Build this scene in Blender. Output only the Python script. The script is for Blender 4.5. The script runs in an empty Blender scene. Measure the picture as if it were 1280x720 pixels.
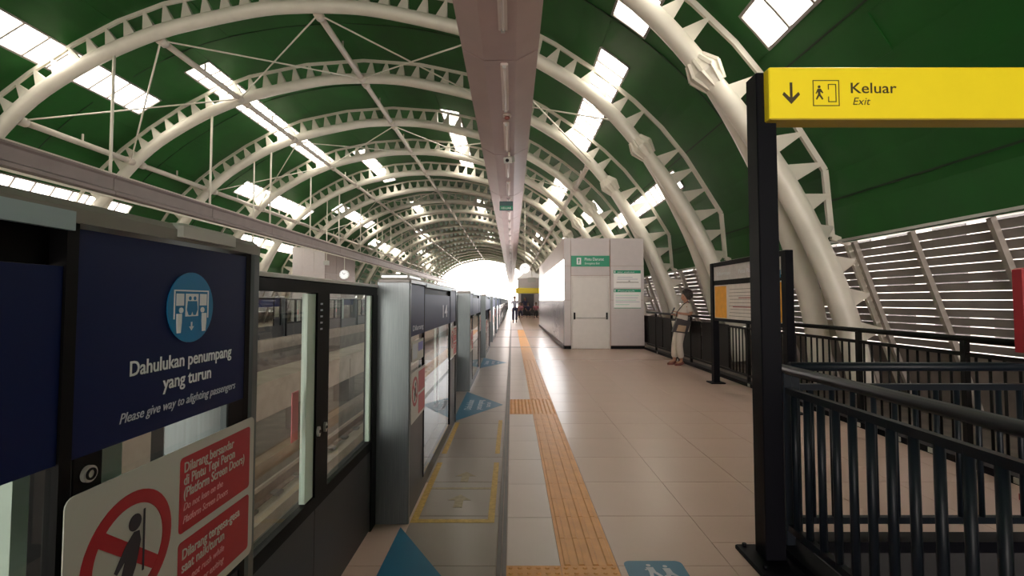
import bpy, bmesh, math, random
from mathutils import Vector, Matrix
random.seed(7)
PI = math.pi
S = bpy.context.scene
COL = S.collection

# ------------------------------------------------------------ camera, sky, exposure
H = 1.4                                   # eye height
cam_d = bpy.data.cameras.new('camera')
cam = bpy.data.objects.new('camera', cam_d); COL.objects.link(cam)
cam_d.sensor_width = 36.0
cam_d.lens = 612.0 / 1280.0 * 36.0
PITCH = math.radians(2.4)
cam.location = (0, 0, H)
cam.rotation_euler = (PI / 2 + PITCH, 0, 0)
cam_d.shift_y = 0.5 * 0 + (-(360 - (376 - 612 * math.tan(PITCH)))) / 1280.0
cam_d.clip_end = 600; cam_d.clip_start = 0.05
S.camera = cam

W = bpy.data.worlds.new('sky'); S.world = W; W.use_nodes = True
wn = W.node_tree.nodes; wl = W.node_tree.links
bg = wn['Background']
tc = wn.new('ShaderNodeTexCoord'); sp = wn.new('ShaderNodeSeparateXYZ'); rp = wn.new('ShaderNodeValToRGB')
wl.new(tc.outputs['Generated'], sp.inputs[0]); wl.new(sp.outputs['Z'], rp.inputs[0])
rp.color_ramp.elements[0].position = 0.0; rp.color_ramp.elements[0].color = (1.0, 0.89, 0.83, 1)
rp.color_ramp.elements[1].position = 0.7; rp.color_ramp.elements[1].color = (1.0, 0.89, 0.86, 1)
wl.new(rp.outputs[0], bg.inputs[0]); bg.inputs[1].default_value = 3.2

S.view_settings.view_transform = 'Standard'
S.view_settings.look = 'None'
S.view_settings.exposure = 2.0
S.view_settings.gamma = 1.0
S.view_settings.use_curve_mapping = False
S.cycles.use_denoising = True
S.cycles.max_bounces = 9
S.cycles.diffuse_bounces = 5
S.cycles.glossy_bounces = 4
S.cycles.transmission_bounces = 6
S.cycles.transparent_max_bounces = 16
S.cycles.sample_clamp_indirect = 8.0
S.cycles.caustics_reflective = False
S.cycles.caustics_refractive = False

# ------------------------------------------------------------ materials
MATS = {}
def mat(name, col, rough=0.6, metal=0.0, noise=0.0, nscale=6.0, bump=0.0, bscale=40.0, emit=None, spec=0.5, stretch=None):
    if name in MATS: return MATS[name]
    m = bpy.data.materials.new(name); m.use_nodes = True
    n = m.node_tree.nodes; l = m.node_tree.links
    b = n['Principled BSDF']
    b.inputs['Base Color'].default_value = (*col, 1)
    b.inputs['Roughness'].default_value = rough
    b.inputs['Metallic'].default_value = metal
    b.inputs['Specular IOR Level'].default_value = spec
    t = n.new('ShaderNodeTexCoord'); mp = n.new('ShaderNodeMapping')
    l.new(t.outputs['Object'], mp.inputs[0])
    if stretch: mp.inputs['Scale'].default_value = stretch
    if noise > 0:
        nz = n.new('ShaderNodeTexNoise'); nz.inputs['Scale'].default_value = nscale; nz.inputs['Detail'].default_value = 4
        l.new(mp.outputs[0], nz.inputs['Vector'])
        r = n.new('ShaderNodeValToRGB')
        r.color_ramp.elements[0].position = 0.3; r.color_ramp.elements[1].position = 0.7
        r.color_ramp.elements[0].color = (*[c * (1 - noise) for c in col], 1)
        r.color_ramp.elements[1].color = (*[min(1, c * (1 + noise)) for c in col], 1)
        l.new(nz.outputs['Fac'], r.inputs[0]); l.new(r.outputs[0], b.inputs['Base Color'])
    if bump > 0:
        nb = n.new('ShaderNodeTexNoise'); nb.inputs['Scale'].default_value = bscale
        l.new(mp.outputs[0], nb.inputs['Vector'])
        bp = n.new('ShaderNodeBump'); bp.inputs['Strength'].default_value = bump; bp.inputs['Distance'].default_value = 0.01
        l.new(nb.outputs['Fac'], bp.inputs['Height']); l.new(bp.outputs[0], b.inputs['Normal'])
    if emit:
        b.inputs['Emission Color'].default_value = (*emit[0], 1); b.inputs['Emission Strength'].default_value = emit[1]
    MATS[name] = m
    return m

def glass_mat(name, tint, refl=1.0, body=0.0, bodycol=(0.5, 0.6, 0.6)):
    m = bpy.data.materials.new(name); m.use_nodes = True
    n = m.node_tree.nodes; l = m.node_tree.links
    n.remove(n['Principled BSDF']); out = n['Material Output']
    tr = n.new('ShaderNodeBsdfTransparent'); tr.inputs[0].default_value = (*tint, 1)
    gl = n.new('ShaderNodeBsdfGlossy'); gl.inputs['Roughness'].default_value = 0.02; gl.inputs[0].default_value = (refl, refl, refl, 1)
    fr = n.new('ShaderNodeFresnel'); fr.inputs[0].default_value = 1.5
    mx = n.new('ShaderNodeMixShader')
    geo = n.new('ShaderNodeNewGeometry'); inv = n.new('ShaderNodeMath'); inv.operation = 'SUBTRACT'; inv.inputs[0].default_value = 1.0
    l.new(geo.outputs['Backfacing'], inv.inputs[1])
    mu = n.new('ShaderNodeMath'); mu.operation = 'MULTIPLY'; l.new(fr.outputs[0], mu.inputs[0]); l.new(inv.outputs[0], mu.inputs[1])
    l.new(mu.outputs[0], mx.inputs[0])
    src = tr
    if body > 0:
        df = n.new('ShaderNodeBsdfTranslucent'); df.inputs[0].default_value = (*bodycol, 1)
        m2 = n.new('ShaderNodeMixShader'); m2.inputs[0].default_value = body
        l.new(tr.outputs[0], m2.inputs[1]); l.new(df.outputs[0], m2.inputs[2]); src = m2
    l.new(src.outputs[0], mx.inputs[1]); l.new(gl.outputs[0], mx.inputs[2])
    l.new(mx.outputs[0], out.inputs[0])
    MATS[name] = m
    return m

M_green = mat('green_cladding', (0.011, 0.102, 0.015), 0.45, spec=0.3, noise=0.12, nscale=1.3, bump=0.15, bscale=3)
M_seam = mat('dark_seam', (0.006, 0.03, 0.008), 0.6)
M_steel = mat('painted_white_steel', (0.70, 0.65, 0.56), 0.38, noise=0.06, nscale=2.5)
M_purlin = mat('painted_tube', (0.60, 0.53, 0.46), 0.45, noise=0.06, nscale=3)
M_duct = mat('duct_paint', (0.44, 0.315, 0.30), 0.42, noise=0.06, nscale=1.5)
M_beam = mat('beam_paint', (0.20, 0.155, 0.145), 0.5, noise=0.08, nscale=2)
M_tube = mat('lamp_cover', (0.72, 0.62, 0.58), 0.4, noise=0.03)
M_tile = mat('beige_tile', (0.55, 0.375, 0.315), 0.30, noise=0.05, nscale=1.2, bump=0.02)
M_tile_pale = mat('pale_tile', (0.60, 0.48, 0.45), 0.32, noise=0.04, nscale=2)
M_tile_grey = mat('grey_tile', (0.27, 0.215, 0.19), 0.28, noise=0.06, nscale=2)
M_tactile = mat('orange_tactile', (0.68, 0.30, 0.09), 0.45, noise=0.08, nscale=8)
M_joint = mat('joint_grout', (0.40, 0.29, 0.24), 0.8)
M_metalstrip = mat('expansion_metal', (0.11, 0.085, 0.078), 0.4, noise=0.1)
M_yellow_tape = mat('worn_yellow_paint', (0.46, 0.28, 0.06), 0.5, noise=0.22, nscale=30)
M_yellow_faint = mat('faded_yellow_paint', (0.30, 0.235, 0.15), 0.5, noise=0.2, nscale=30)
M_blue_floor = mat('blue_floor_vinyl', (0.018, 0.13, 0.235), 0.4, noise=0.05)
M_white_print = mat('white_print', (0.75, 0.76, 0.80), 0.5, noise=0.02)
M_grey_print = mat('grey_print', (0.50, 0.52, 0.60), 0.5, noise=0.02)
M_navy = mat('navy_vinyl', (0.003, 0.010, 0.062), 0.45, noise=0.05, nscale=3, spec=0.18)
M_cyan = mat('cyan_print', (0.0, 0.17, 0.40), 0.4, noise=0.02)
M_red = mat('red_print', (0.36, 0.008, 0.02), 0.4, noise=0.03)
M_sign_white = mat('sign_white', (0.46, 0.45, 0.42), 0.4, noise=0.02)
M_black = mat('black_frame', (0.003, 0.0027, 0.0033), 0.5, noise=0.1, spec=0.12)
M_blackprint = mat('black_print', (0.02, 0.018, 0.03), 0.5, noise=0.02)
M_panel = mat('dark_grey_panel', (0.028, 0.025, 0.028), 0.42, noise=0.08, nscale=4)
M_railcap = mat('warm_grey_cap', (0.22, 0.20, 0.185), 0.35, noise=0.05)
M_railcap2 = mat('pale_teal_cap', (0.34, 0.43, 0.48), 0.4, noise=0.05)
M_brushed = mat('brushed_steel', (0.13, 0.147, 0.152), 0.34, 0.75, noise=0.12, nscale=5, stretch=(30, 30, 1))
M_silver = mat('silver_trim', (0.55, 0.54, 0.52), 0.3, 0.6, noise=0.05)
M_greenedge = mat('glass_edge_green', (0.50, 0.60, 0.53), 0.3, noise=0.04)
M_post = mat('black_post_paint', (0.0022, 0.0022, 0.0045), 0.5, noise=0.1, spec=0.12)
M_rail = mat('dark_blue_grey_rail', (0.006, 0.009, 0.014), 0.42, noise=0.12, nscale=10, spec=0.22)
M_railfar = mat('dark_brown_rail', (0.006, 0.0055, 0.0055), 0.5, noise=0.12, spec=0.2)
M_yellow = mat('yellow_sign', (0.94, 0.74, 0.018), 0.4, noise=0.02)
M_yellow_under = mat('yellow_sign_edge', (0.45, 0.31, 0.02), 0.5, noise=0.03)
M_brownprint = mat('dark_brown_print', (0.05, 0.035, 0.01), 0.5, noise=0.02)
M_wallpanel = mat('white_wall_panel', (0.56, 0.505, 0.505), 0.35, noise=0.03)
M_door = mat('door_white', (0.68, 0.64, 0.61), 0.4, noise=0.03)
M_pink = mat('pinkish_panel', (0.60, 0.48, 0.45), 0.4, noise=0.04)
M_greensign = mat('green_sign', (0.0, 0.27, 0.14), 0.4, noise=0.02)
M_mint = mat('mint_print', (0.45, 0.70, 0.60), 0.4, noise=0.05, nscale=20)
M_louver = mat('louver_blade', (0.30, 0.27, 0.255), 0.45, noise=0.08)
M_mullion = mat('louver_mullion', (0.34, 0.30, 0.265), 0.5, noise=0.08)
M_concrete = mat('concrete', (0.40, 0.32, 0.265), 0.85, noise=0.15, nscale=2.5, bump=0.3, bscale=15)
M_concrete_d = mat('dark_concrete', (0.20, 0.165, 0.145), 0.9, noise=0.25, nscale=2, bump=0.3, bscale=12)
M_rust = mat('rail_steel', (0.22, 0.14, 0.10), 0.45, 0.6, noise=0.2)
M_orangeboard = mat('orange_board', (0.90, 0.40, 0.03), 0.5, noise=0.08, nscale=12)
M_mapboard = mat('pale_map_board', (0.82, 0.74, 0.70), 0.5, noise=0.05, nscale=9)
M_maphead = mat('board_header', (0.62, 0.57, 0.57), 0.35, noise=0.08, nscale=15)
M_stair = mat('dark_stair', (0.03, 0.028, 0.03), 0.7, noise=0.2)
M_skin = mat('skin', (0.42, 0.21, 0.14), 0.55, noise=0.05)
M_skin2 = mat('skin_tan', (0.30, 0.16, 0.11), 0.55, noise=0.05)
M_hair = mat('dark_hair', (0.025, 0.014, 0.012), 0.5, noise=0.3, nscale=30, bump=0.6, bscale=60)
M_white_cloth = mat('white_cloth', (0.66, 0.58, 0.52), 0.85, noise=0.05, bump=0.3, bscale=20)
M_cream_cloth = mat('cream_cloth', (0.60, 0.52, 0.45), 0.85, noise=0.05, bump=0.3, bscale=20)
M_bag = mat('black_bag', (0.03, 0.022, 0.025), 0.5, noise=0.1)
M_tan = mat('tan_bag', (0.38, 0.26, 0.17), 0.6, noise=0.1)
M_pinkcloth = mat('pink_cloth', (0.45, 0.17, 0.20), 0.85, noise=0.05)
M_navycloth = mat('navy_cloth', (0.03, 0.03, 0.07), 0.85, noise=0.05)
M_lilac = mat('lilac_cloth', (0.40, 0.38, 0.48), 0.85, noise=0.05)
M_shoe = mat('red_brown_shoe', (0.20, 0.06, 0.05), 0.6, noise=0.05)
M_clock = mat('clock_face', (0.85, 0.85, 0.85), 0.35, noise=0.01, emit=((0.95, 0.97, 1.0), 0.12))
M_glareglow = mat('outdoor_glare_glow', (0.9, 0.93, 0.95), 0.4, noise=0.01, emit=((0.95, 0.97, 1.0), 2.2))  # emission put in for daylight glare from outside, not a lamp
M_facade = mat('pale_facade', (0.50, 0.48, 0.45), 0.9, noise=0.1, nscale=0.2)
M_poster = mat('poster_white', (0.85, 0.84, 0.83), 0.5, noise=0.02)
M_ground = mat('ground', (0.35, 0.36, 0.33), 0.95, noise=0.2, nscale=0.05)
M_fluor = mat('pinkish_sticker', (0.70, 0.12, 0.16), 0.5, noise=0.03)
M_glass = glass_mat('clear_glass', (0.90, 0.93, 0.92), 1.0)
M_skyglass = glass_mat('skylight_sheet', (0.92, 0.95, 0.90), 0.8, 0.15, (0.9, 0.9, 0.85))
M_tealsign = mat('teal_sign', (0.012, 0.07, 0.075), 0.4, noise=0.02)

# ------------------------------------------------------------ helpers
V = Vector
class MB:
    def __init__(s): s.v = []; s.f = []; s.sm = []
    def add(s, vs, fs, smooth=False):
        o = len(s.v); s.v += [tuple(p) for p in vs]
        for f in fs: s.f.append([o + i for i in f]); s.sm.append(smooth)
        return s
    def box(s, x0, x1, y0, y1, z0, z1):
        if x0 > x1: x0, x1 = x1, x0
        if y0 > y1: y0, y1 = y1, y0
        if z0 > z1: z0, z1 = z1, z0
        return s.add([(x0,y0,z0),(x1,y0,z0),(x1,y1,z0),(x0,y1,z0),(x0,y0,z1),(x1,y0,z1),(x1,y1,z1),(x0,y1,z1)],
            [(0,3,2,1),(4,5,6,7),(0,1,5,4),(1,2,6,5),(2,3,7,6),(3,0,4,7)])
    def cbox(s, x0, x1, y0, y1, z0, z1, c=0.005):
        """box with chamfered vertical edges and a chamfered top"""
        if x0 > x1: x0, x1 = x1, x0
        if y0 > y1: y0, y1 = y1, y0
        if z0 > z1: z0, z1 = z1, z0
        def ring(z, i):
            a, b, d, e = x0+i, x1-i, y0+i, y1-i
            return [(a+c,d,z),(b-c,d,z),(b,d+c,z),(b,e-c,z),(b-c,e,z),(a+c,e,z),(a,e-c,z),(a,d+c,z)]
        vs = ring(z0, 0) + ring(z1 - c, 0) + ring(z1, c)
        fs = [tuple(range(7, -1, -1)), tuple(range(16, 24))]
        for k in range(2):
            for i in range(8):
                j = (i+1) % 8
                fs.append((8*k+i, 8*k+j, 8*k+8+j, 8*k+8+i))
        return s.add(vs, fs)
    def prism(s, poly, o, r, u, d):
        """poly of 2D points in frame (o, r, u) extruded by vector d"""
        n = len(poly)
        a = [V(o) + V(r)*p[0] + V(u)*p[1] for p in poly]
        b = [p + V(d) for p in a]
        fs = [tuple(range(n-1, -1, -1)), tuple(range(n, 2*n))]
        for i in range(n):
            j = (i+1) % n; fs.append((i, j, n+j, n+i))
        return s.add(a + b, fs)
    def tube(s, pts, rad, seg=12, caps=True, smooth=True):
        pts = [V(p) for p in pts]; n = len(pts)
        rads = rad if isinstance(rad, (list, tuple)) else [rad]*n
        vs = []; up = V((0, 0, 1))
        prev = None
        for i, p in enumerate(pts):
            t = (pts[min(i+1, n-1)] - pts[max(i-1, 0)]).normalized()
            if prev is None:
                a = t.orthogonal().normalized() if abs(t.z) > 0.95 else t.cross(up).normalized()
            else:
                a = (prev - t*prev.dot(t)).normalized()
            prev = a; b = t.cross(a)
            for k in range(seg):
                th = 2*PI*k/seg
                vs.append(p + (a*math.cos(th) + b*math.sin(th))*rads[i])
        fs = []
        for i in range(n-1):
            for k in range(seg):
                k2 = (k+1) % seg
                fs.append((i*seg+k, i*seg+k2, (i+1)*seg+k2, (i+1)*seg+k))
        s.add(vs, fs, smooth)
        if caps:
            o = len(s.v) - len(vs)
            s.f.append([o+k for k in range(seg-1, -1, -1)]); s.sm.append(False)
            s.f.append([o+(n-1)*seg+k for k in range(seg)]); s.sm.append(False)
        return s
    def bar(s, p, q, w, h, up=(0, 0, 1)):
        """rectangular bar between two points"""
        p, q = V(p), V(q); t = (q-p).normalized(); a = t.cross(V(up))
        if a.length < 1e-4: a = t.cross(V((1, 0, 0)))
        a.normalize(); b = a.cross(t).normalized()
        vs = []
        for c in (p, q):
            for sx, sy in ((-1,-1),(1,-1),(1,1),(-1,1)): vs.append(c + a*sx*w/2 + b*sy*h/2)
        return s.add(vs, [(0,1,2,3),(7,6,5,4),(0,4,5,1),(1,5,6,2),(2,6,7,3),(3,7,4,0)])
    def ball(s, c, rx, ry, rz, seg=16, rings=10):
        vs = [(c[0], c[1], c[2]+rz)]
        for i in range(1, rings):
            ph = PI*i/rings
            for k in range(seg):
                th = 2*PI*k/seg
                vs.append((c[0]+rx*math.sin(ph)*math.cos(th), c[1]+ry*math.sin(ph)*math.sin(th), c[2]+rz*math.cos(ph)))
        vs.append((c[0], c[1], c[2]-rz)); L = len(vs)-1
        fs = [(0, 1+k, 1+(k+1) % seg) for k in range(seg)]
        for i in range(rings-2):
            for k in range(seg):
                a = 1+i*seg+k; b = 1+i*seg+(k+1) % seg
                fs.append((a, a+seg, b+seg, b))
        fs += [(L, 1+(rings-2)*seg+(k+1) % seg, 1+(rings-2)*seg+k) for k in range(seg)]
        return s.add(vs, fs, True)
    def mesh(s, name, m):
        me = bpy.data.meshes.new(name); me.from_pydata(s.v, [], s.f); me.validate()
        me.polygons.foreach_set('use_smooth', s.sm[:len(me.polygons)] if len(s.sm) >= len(me.polygons) else [False]*len(me.polygons))
        me.materials.append(m); me.update()
        return me
    def build(s, name, m, parent=None):
        return ob(name, s.mesh(name, m), parent)

def ob(name, me, parent=None):
    o = bpy.data.objects.new(name, me); COL.objects.link(o)
    if parent is not None: o.parent = parent
    return o
def tag(o, label=None, cat=None, group=None, kind=None):
    if label: o['label'] = label
    if cat: o['category'] = cat
    if group: o['group'] = group
    if kind: o['kind'] = kind
    return o
def thing(name, label, cat, loc=(0, 0, 0), group=None, rz=0):
    o = bpy.data.objects.new(name, None); COL.objects.link(o)
    o.location = loc; o.rotation_euler = (0, 0, rz); o.empty_display_size = 0.1
    return tag(o, label, cat, group)
def struct(name, me=None):
    o = bpy.data.objects.new(name, me); COL.objects.link(o); o['kind'] = 'structure'
    return o
def kids(o): return [c for c in ALLKIDS(o)]
def ALLKIDS(o): return list(o.children)
def dup(root, loc, rz, label, group=None):
    def rec(o, par):
        c = o.copy(); COL.objects.link(c)
        if par is not None: c.parent = par
        for ch in o.children: rec(ch, c)
        return c
    r = rec(root, None); r.location = loc; r.rotation_euler = (0, 0, rz); r['label'] = label
    if group: r['group'] = group
    return r

class FR:
    """plane frame: origin, right, up; normal = right x up"""
    def __init__(s, o, r, u):
        s.o, s.r, s.u = V(o), V(r).normalized(), V(u).normalized(); s.n = s.r.cross(s.u)
    def p(s, a, b, c=0): return s.o + s.r*a + s.u*b + s.n*c
def plate(name, fr, poly, c0, c1, m, parent):
    return MB().prism(poly, fr.o + fr.n*c0, fr.r, fr.u, fr.n*(c1-c0)).build(name, m, parent)
def rrect(x0, x1, y0, y1, r=0.02, seg=4):
    out = []
    for cx, cy, a0 in ((x1-r, y0+r, -PI/2), (x1-r, y1-r, 0), (x0+r, y1-r, PI/2), (x0+r, y0+r, PI)):
        for i in range(seg+1):
            a = a0 + PI/2*i/seg; out.append((cx+r*math.cos(a), cy+r*math.sin(a)))
    return out
def circ(cx, cy, r, seg=40): return [(cx+r*math.cos(2*PI*i/seg), cy+r*math.sin(2*PI*i/seg)) for i in range(seg)]
def rect(x0, x1, y0, y1): return [(x0, y0), (x1, y0), (x1, y1), (x0, y1)]
def ring_plate(name, fr, cx, cy, ro, ri, c0, c1, m, parent, seg=48):
    b = MB()
    vs = []
    for c in (c0, c1):
        for r in (ri, ro):
            for i in range(seg):
                a = 2*PI*i/seg; vs.append(fr.p(cx+r*math.cos(a), cy+r*math.sin(a), c))
    fs = []
    for i in range(seg):
        j = (i+1) % seg
        fs += [(2*seg+i, 3*seg+i, 3*seg+j, 2*seg+j), (seg+i, seg+j, 3*seg+j, 3*seg+i), (i, 2*seg+i, 2*seg+j, j), (i, j, seg+j, seg+i)]
    return b.add(vs, fs).build(name, m, parent)
def text(body, fr, a, b, size, m, parent, c=0.003, align='LEFT', bold=0.0, shear=0.0, name='lettering', fit=None):
    cu = bpy.data.curves.new(name, 'FONT'); cu.body = body; cu.size = size; cu.align_x = align
    cu.offset = bold*size; cu.shear = shear; cu.extrude = 0.0004; cu.resolution_u = 3
    t = bpy.data.objects.new(name, cu); COL.objects.link(t)
    dg = bpy.context.evaluated_depsgraph_get(); dg.update()
    me = bpy.data.meshes.new_from_object(t.evaluated_get(dg))
    bpy.data.objects.remove(t); bpy.data.curves.remove(cu)
    xs = [v.co.x for v in me.vertices]
    k = 1.0
    if fit and xs: k = fit/max(1e-6, max(xs)-min(xs))
    Mx = Matrix(((fr.r.x*k, fr.u.x, fr.n.x, 0), (fr.r.y*k, fr.u.y, fr.n.y, 0), (fr.r.z*k, fr.u.z, fr.n.z, 0), (0, 0, 0, 1)))
    P = fr.p(a, b, c)
    for v in me.vertices: v.co = (Mx @ v.co) + P
    me.name = name; me.materials.clear(); me.materials.append(m)
    return ob(name, me, parent)

# ------------------------------------------------------------ vault profile
RX = -4.94
PIPE = [(0,7.40),(1.0,7.36),(1.92,7.22),(3.54,6.85),(4.6,6.47),(5.61,5.98),(6.76,5.25),(7.53,4.55),(8.14,3.82)]
LEG = [(8.14,3.82),(8.62,3.12),(9.05,2.40),(9.45,1.62),(9.78,0.80),(10.0,0.15),(10.17,-0.55),(10.28,-1.40)]
SKIN = [(0,8.12),(1.9,7.98),(3.8,7.58),(5.0,7.12),(6.1,6.52),(7.2,5.80),(8.1,5.08),(8.8,4.38),(9.4,3.62),(9.75,3.05),(10.08,2.35),(10.28,1.62),(10.32,0.95)]
CHORD = [(0,8.0),(1.9,7.86),(3.78,7.46),(4.95,7.0),(6.03,6.41),(7.1,5.69),(7.98,4.98),(8.66,4.30),(9.24,3.56),(9.6,2.98),(10.1,2.15),(10.18,1.05),(10.44,0.95),(10.70,0.2),(10.91,-0.4),(11.26,-1.40)]
def catmull(P, n=4):
    out = []
    for i in range(len(P)-1):
        p0 = P[max(i-1, 0)]; p1 = P[i]; p2 = P[i+1]; p3 = P[min(i+2, len(P)-1)]
        if i == 0: p0 = (2*p1[0]-p2[0], 2*p1[1]-p2[1])
        for k in range(n):
            t = k/n
            out.append(tuple(0.5*((2*p1[j]) + (-p0[j]+p2[j])*t + (2*p0[j]-5*p1[j]+4*p2[j]-p3[j])*t*t + (-p0[j]+3*p1[j]-3*p2[j]+p3[j])*t**3) for j in (0, 1)))
    out.append(P[-1]); return out
def lerpx(P, d):
    for i in range(len(P)-1):
        if d <= P[i+1][0]+1e-9:
            t = (d-P[i][0])/max(1e-6, P[i+1][0]-P[i][0]); return P[i][1]+t*(P[i+1][1]-P[i][1])
    return P[-1][1]
class Arc:
    def __init__(s, P):
        s.P = P; s.L = [0]
        for i in range(1, len(P)): s.L.append(s.L[-1]+math.hypot(P[i][0]-P[i-1][0], P[i][1]-P[i-1][1]))
    def at(s, l):
        l = max(0, min(l, s.L[-1]))
        for i in range(1, len(s.P)):
            if l <= s.L[i]+1e-9:
                t = (l-s.L[i-1])/max(1e-9, s.L[i]-s.L[i-1])
                return (s.P[i-1][0]+t*(s.P[i][0]-s.P[i-1][0]), s.P[i-1][1]+t*(s.P[i][1]-s.P[i-1][1]))
SK = Arc(catmull(SKIN, 3)); PP = Arc(catmull(PIPE, 3)); CH = Arc(CHORD)
PIPE_H = PP.P; LEG_H = catmull(LEG, 3)
def skl(d):      # arc length on skin at horizontal offset d
    for i in range(1, len(SK.P)):
        if d <= SK.P[i][0]+1e-9:
            t = (d-SK.P[i-1][0])/max(1e-9, SK.P[i][0]-SK.P[i-1][0]); return SK.L[i-1]+t*(SK.L[i]-SK.L[i-1])
    return SK.L[-1]
SKMAX = SK.L[-1]
def skpt(l, off=0.0):   # signed arc length -> (X, Z), offset outward
    sg = -1 if l < 0 else 1
    a = SK.at(abs(l)); e = SK.at(min(SKMAX, abs(l)+0.05)); b = SK.at(max(0, abs(l)-0.05))
    t = V((e[0]-b[0], e[1]-b[1])).normalized(); nx, nz = -t.y, t.x
    return (RX + sg*(a[0]+nx*off), H + a[1]+nz*off)

# ------------------------------------------------------------ ceiling: green cladding panels and skylights
Y_A, Y_B = -30.0, 92.0
ceiling = struct('ceiling')
BANDS = {   # signed centre offset -> open y ranges
    'a': ((-6.98, -6.28), [(7.9, 15.4), (32, 40), (60, 68)]),
    'b': ((-5.15, -4.4), [(14.8, 26.0), (50, 56)]),
    'c': ((-8.1, -7.45), [(22.7, 30.5), (44, 57), (70, 78)]),
    'd': ((-9.72, -9.42), [(4.0, 18.4), (26, 34), (60, 66)]),
    'e': ((-3.35, -2.6), [(25.0, 31.6), (38, 44)]),
    'f': ((1.95, 2.75), [(20.0, 28.5), (38, 46), (56, 62)]),
    'g': ((7.02, 7.68), [(5.0, 9.9), (11.2, 17.8), (23, 31), (40, 46), (54, 60)]),
    'h': ((8.62, 9.08), [(3.5, 7.7), (22.0, 26.0), (34, 40), (50, 56), (66, 72)]),
    'i': ((9.4, 9.7), [(13.4, 21.4), (30, 34), (46, 50), (60, 66)]),
}
def sgl(u): return math.copysign(skl(abs(u)), u)
edges = [-SKMAX]
bandl = []
for k, ((a, b), rs) in BANDS.items():
    bandl.append((sgl(a), sgl(b), rs))
bandl.sort()
cells_l = []   # (l0, l1, ranges)
cur = -SKMAX
for a, b, rs in bandl:
    if a > cur:
        L = a-cur; n = max(1, round(L/3.6))
        for i in range(n): cells_l.append((cur+L*i/n, cur+L*(i+1)/n, []))
    cells_l.append((a, b, rs)); cur = b
cells_l.append((cur, SKMAX, []))
def skin_patch(mb, l0, l1, y0, y1, off, th=0.05):
    n = max(1, int(math.ceil((l1-l0)/0.7)))
    P = [skpt(l0+(l1-l0)*i/n, off) for i in range(n+1)]; Q = [skpt(l0+(l1-l0)*i/n, off+th) for i in range(n+1)]
    vs = []
    for (x, z) in P: vs += [(x, y0, z), (x, y1, z)]
    for (x, z) in Q: vs += [(x, y0, z), (x, y1, z)]
    o = 2*(n+1); fs = []
    for i in range(n):
        fs += [(2*i, 2*i+2, 2*i+3, 2*i+1), (o+2*i, o+2*i+1, o+2*i+3, o+2*i+2), (2*i, o+2*i, o+2*i+2, 2*i+2), (2*i+1, 2*i+3, o+2*i+3, o+2*i+1)]
    fs += [(0, 1, o+1, o), (2*n, o+2*n, o+2*n+1, 2*n+1)]
    mb.add(vs, fs, False)
ybreaks = [Y_A, -18, -6, -2, 2]+[2+4*i for i in range(1, 23)]+[Y_B]
far = MB(); np_ = 0
for ci, (l0, l1, rs) in enumerate(cells_l):
    # y intervals that are solid
    sol = []; y = Y_A
    for a, b in rs:
        if a > y: sol.append((y, a))
        y = b
    sol.append((y, Y_B))
    for (a, b) in sol:
        for j in range(len(ybreaks)-1):
            y0, y1 = max(a, ybreaks[j]), min(b, ybreaks[j+1])
            if y1-y0 < 0.02: continue
            off = 0.012*((ci+j) % 2)
            wide = 0.02 if not rs else 0.0
            e0 = -0.0
            if y0 >= 42 or y1 <= 2: skin_patch(far, l0-0.01, l1+0.01, y0, y1, off)
            else:
                m_ = MB(); skin_patch(m_, l0-0.01, l1+0.01, y0-0.0, y1, off); m_.build('roof_panel', M_green, ceiling); np_ += 1
o = far.build('distant_roof_panel', M_green, ceiling); o['kind'] = 'stuff'
# thin seams across the lining at each panel joint and along the eaves
for y in [10+4*i for i in range(0, 9)]:
    m_ = MB(); n = 60
    for i in range(n):
        l0 = -SKMAX+2*SKMAX*i/n; l1 = -SKMAX+2*SKMAX*(i+1)/n
        lm = (l0+l1)/2
        if any(a-0.3 < lm < b+0.3 and any(r0 <= y <= r1 for r0, r1 in rs) for a, b, rs in bandl): continue
        skin_patch(m_, l0, l1, y-0.012, y+0.012, -0.012, 0.02)
    m_.build('seam_batten', M_seam, ceiling)
for s_ in (1, -1):
    for l in (SKMAX-0.72, SKMAX-3.0):
        m_ = MB()
        a, b = sorted((s_*(l-0.015), s_*(l+0.015)))
        skin_patch(m_, a, b, Y_A, 60, -0.014, 0.02)
        m_.build('seam_batten', M_seam, ceiling)
# skylight sheets and glazing bars
for (a, b, rs) in bandl:
    for (y0, y1) in rs:
        n = max(1, round((y1-y0)/0.62)); st = (y1-y0)/n
        if y0 < 42:
            for i in range(n):
                m_ = MB(); skin_patch(m_, a+0.02, b-0.02, y0+st*i+0.01, y0+st*(i+1)-0.01, 0.02, 0.008)
                m_.build('skylight_pane', M_skyglass, ceiling)
        else:
            m_ = MB(); skin_patch(m_, a, b, y0, y1, 0.02, 0.008); m_.build('skylight_sheet', M_skyglass, ceiling)
        m_ = MB()
        for i in range(n+1): skin_patch(m_, a, b, y0+st*i-0.02, y0+st*i+0.02, -0.02, 0.04)
        for e in (a, b): skin_patch(m_, e-0.025, e+0.025, y0, y1, -0.03, 0.05)
        m_.build('skylight_frame', M_louver, ceiling)

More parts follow.
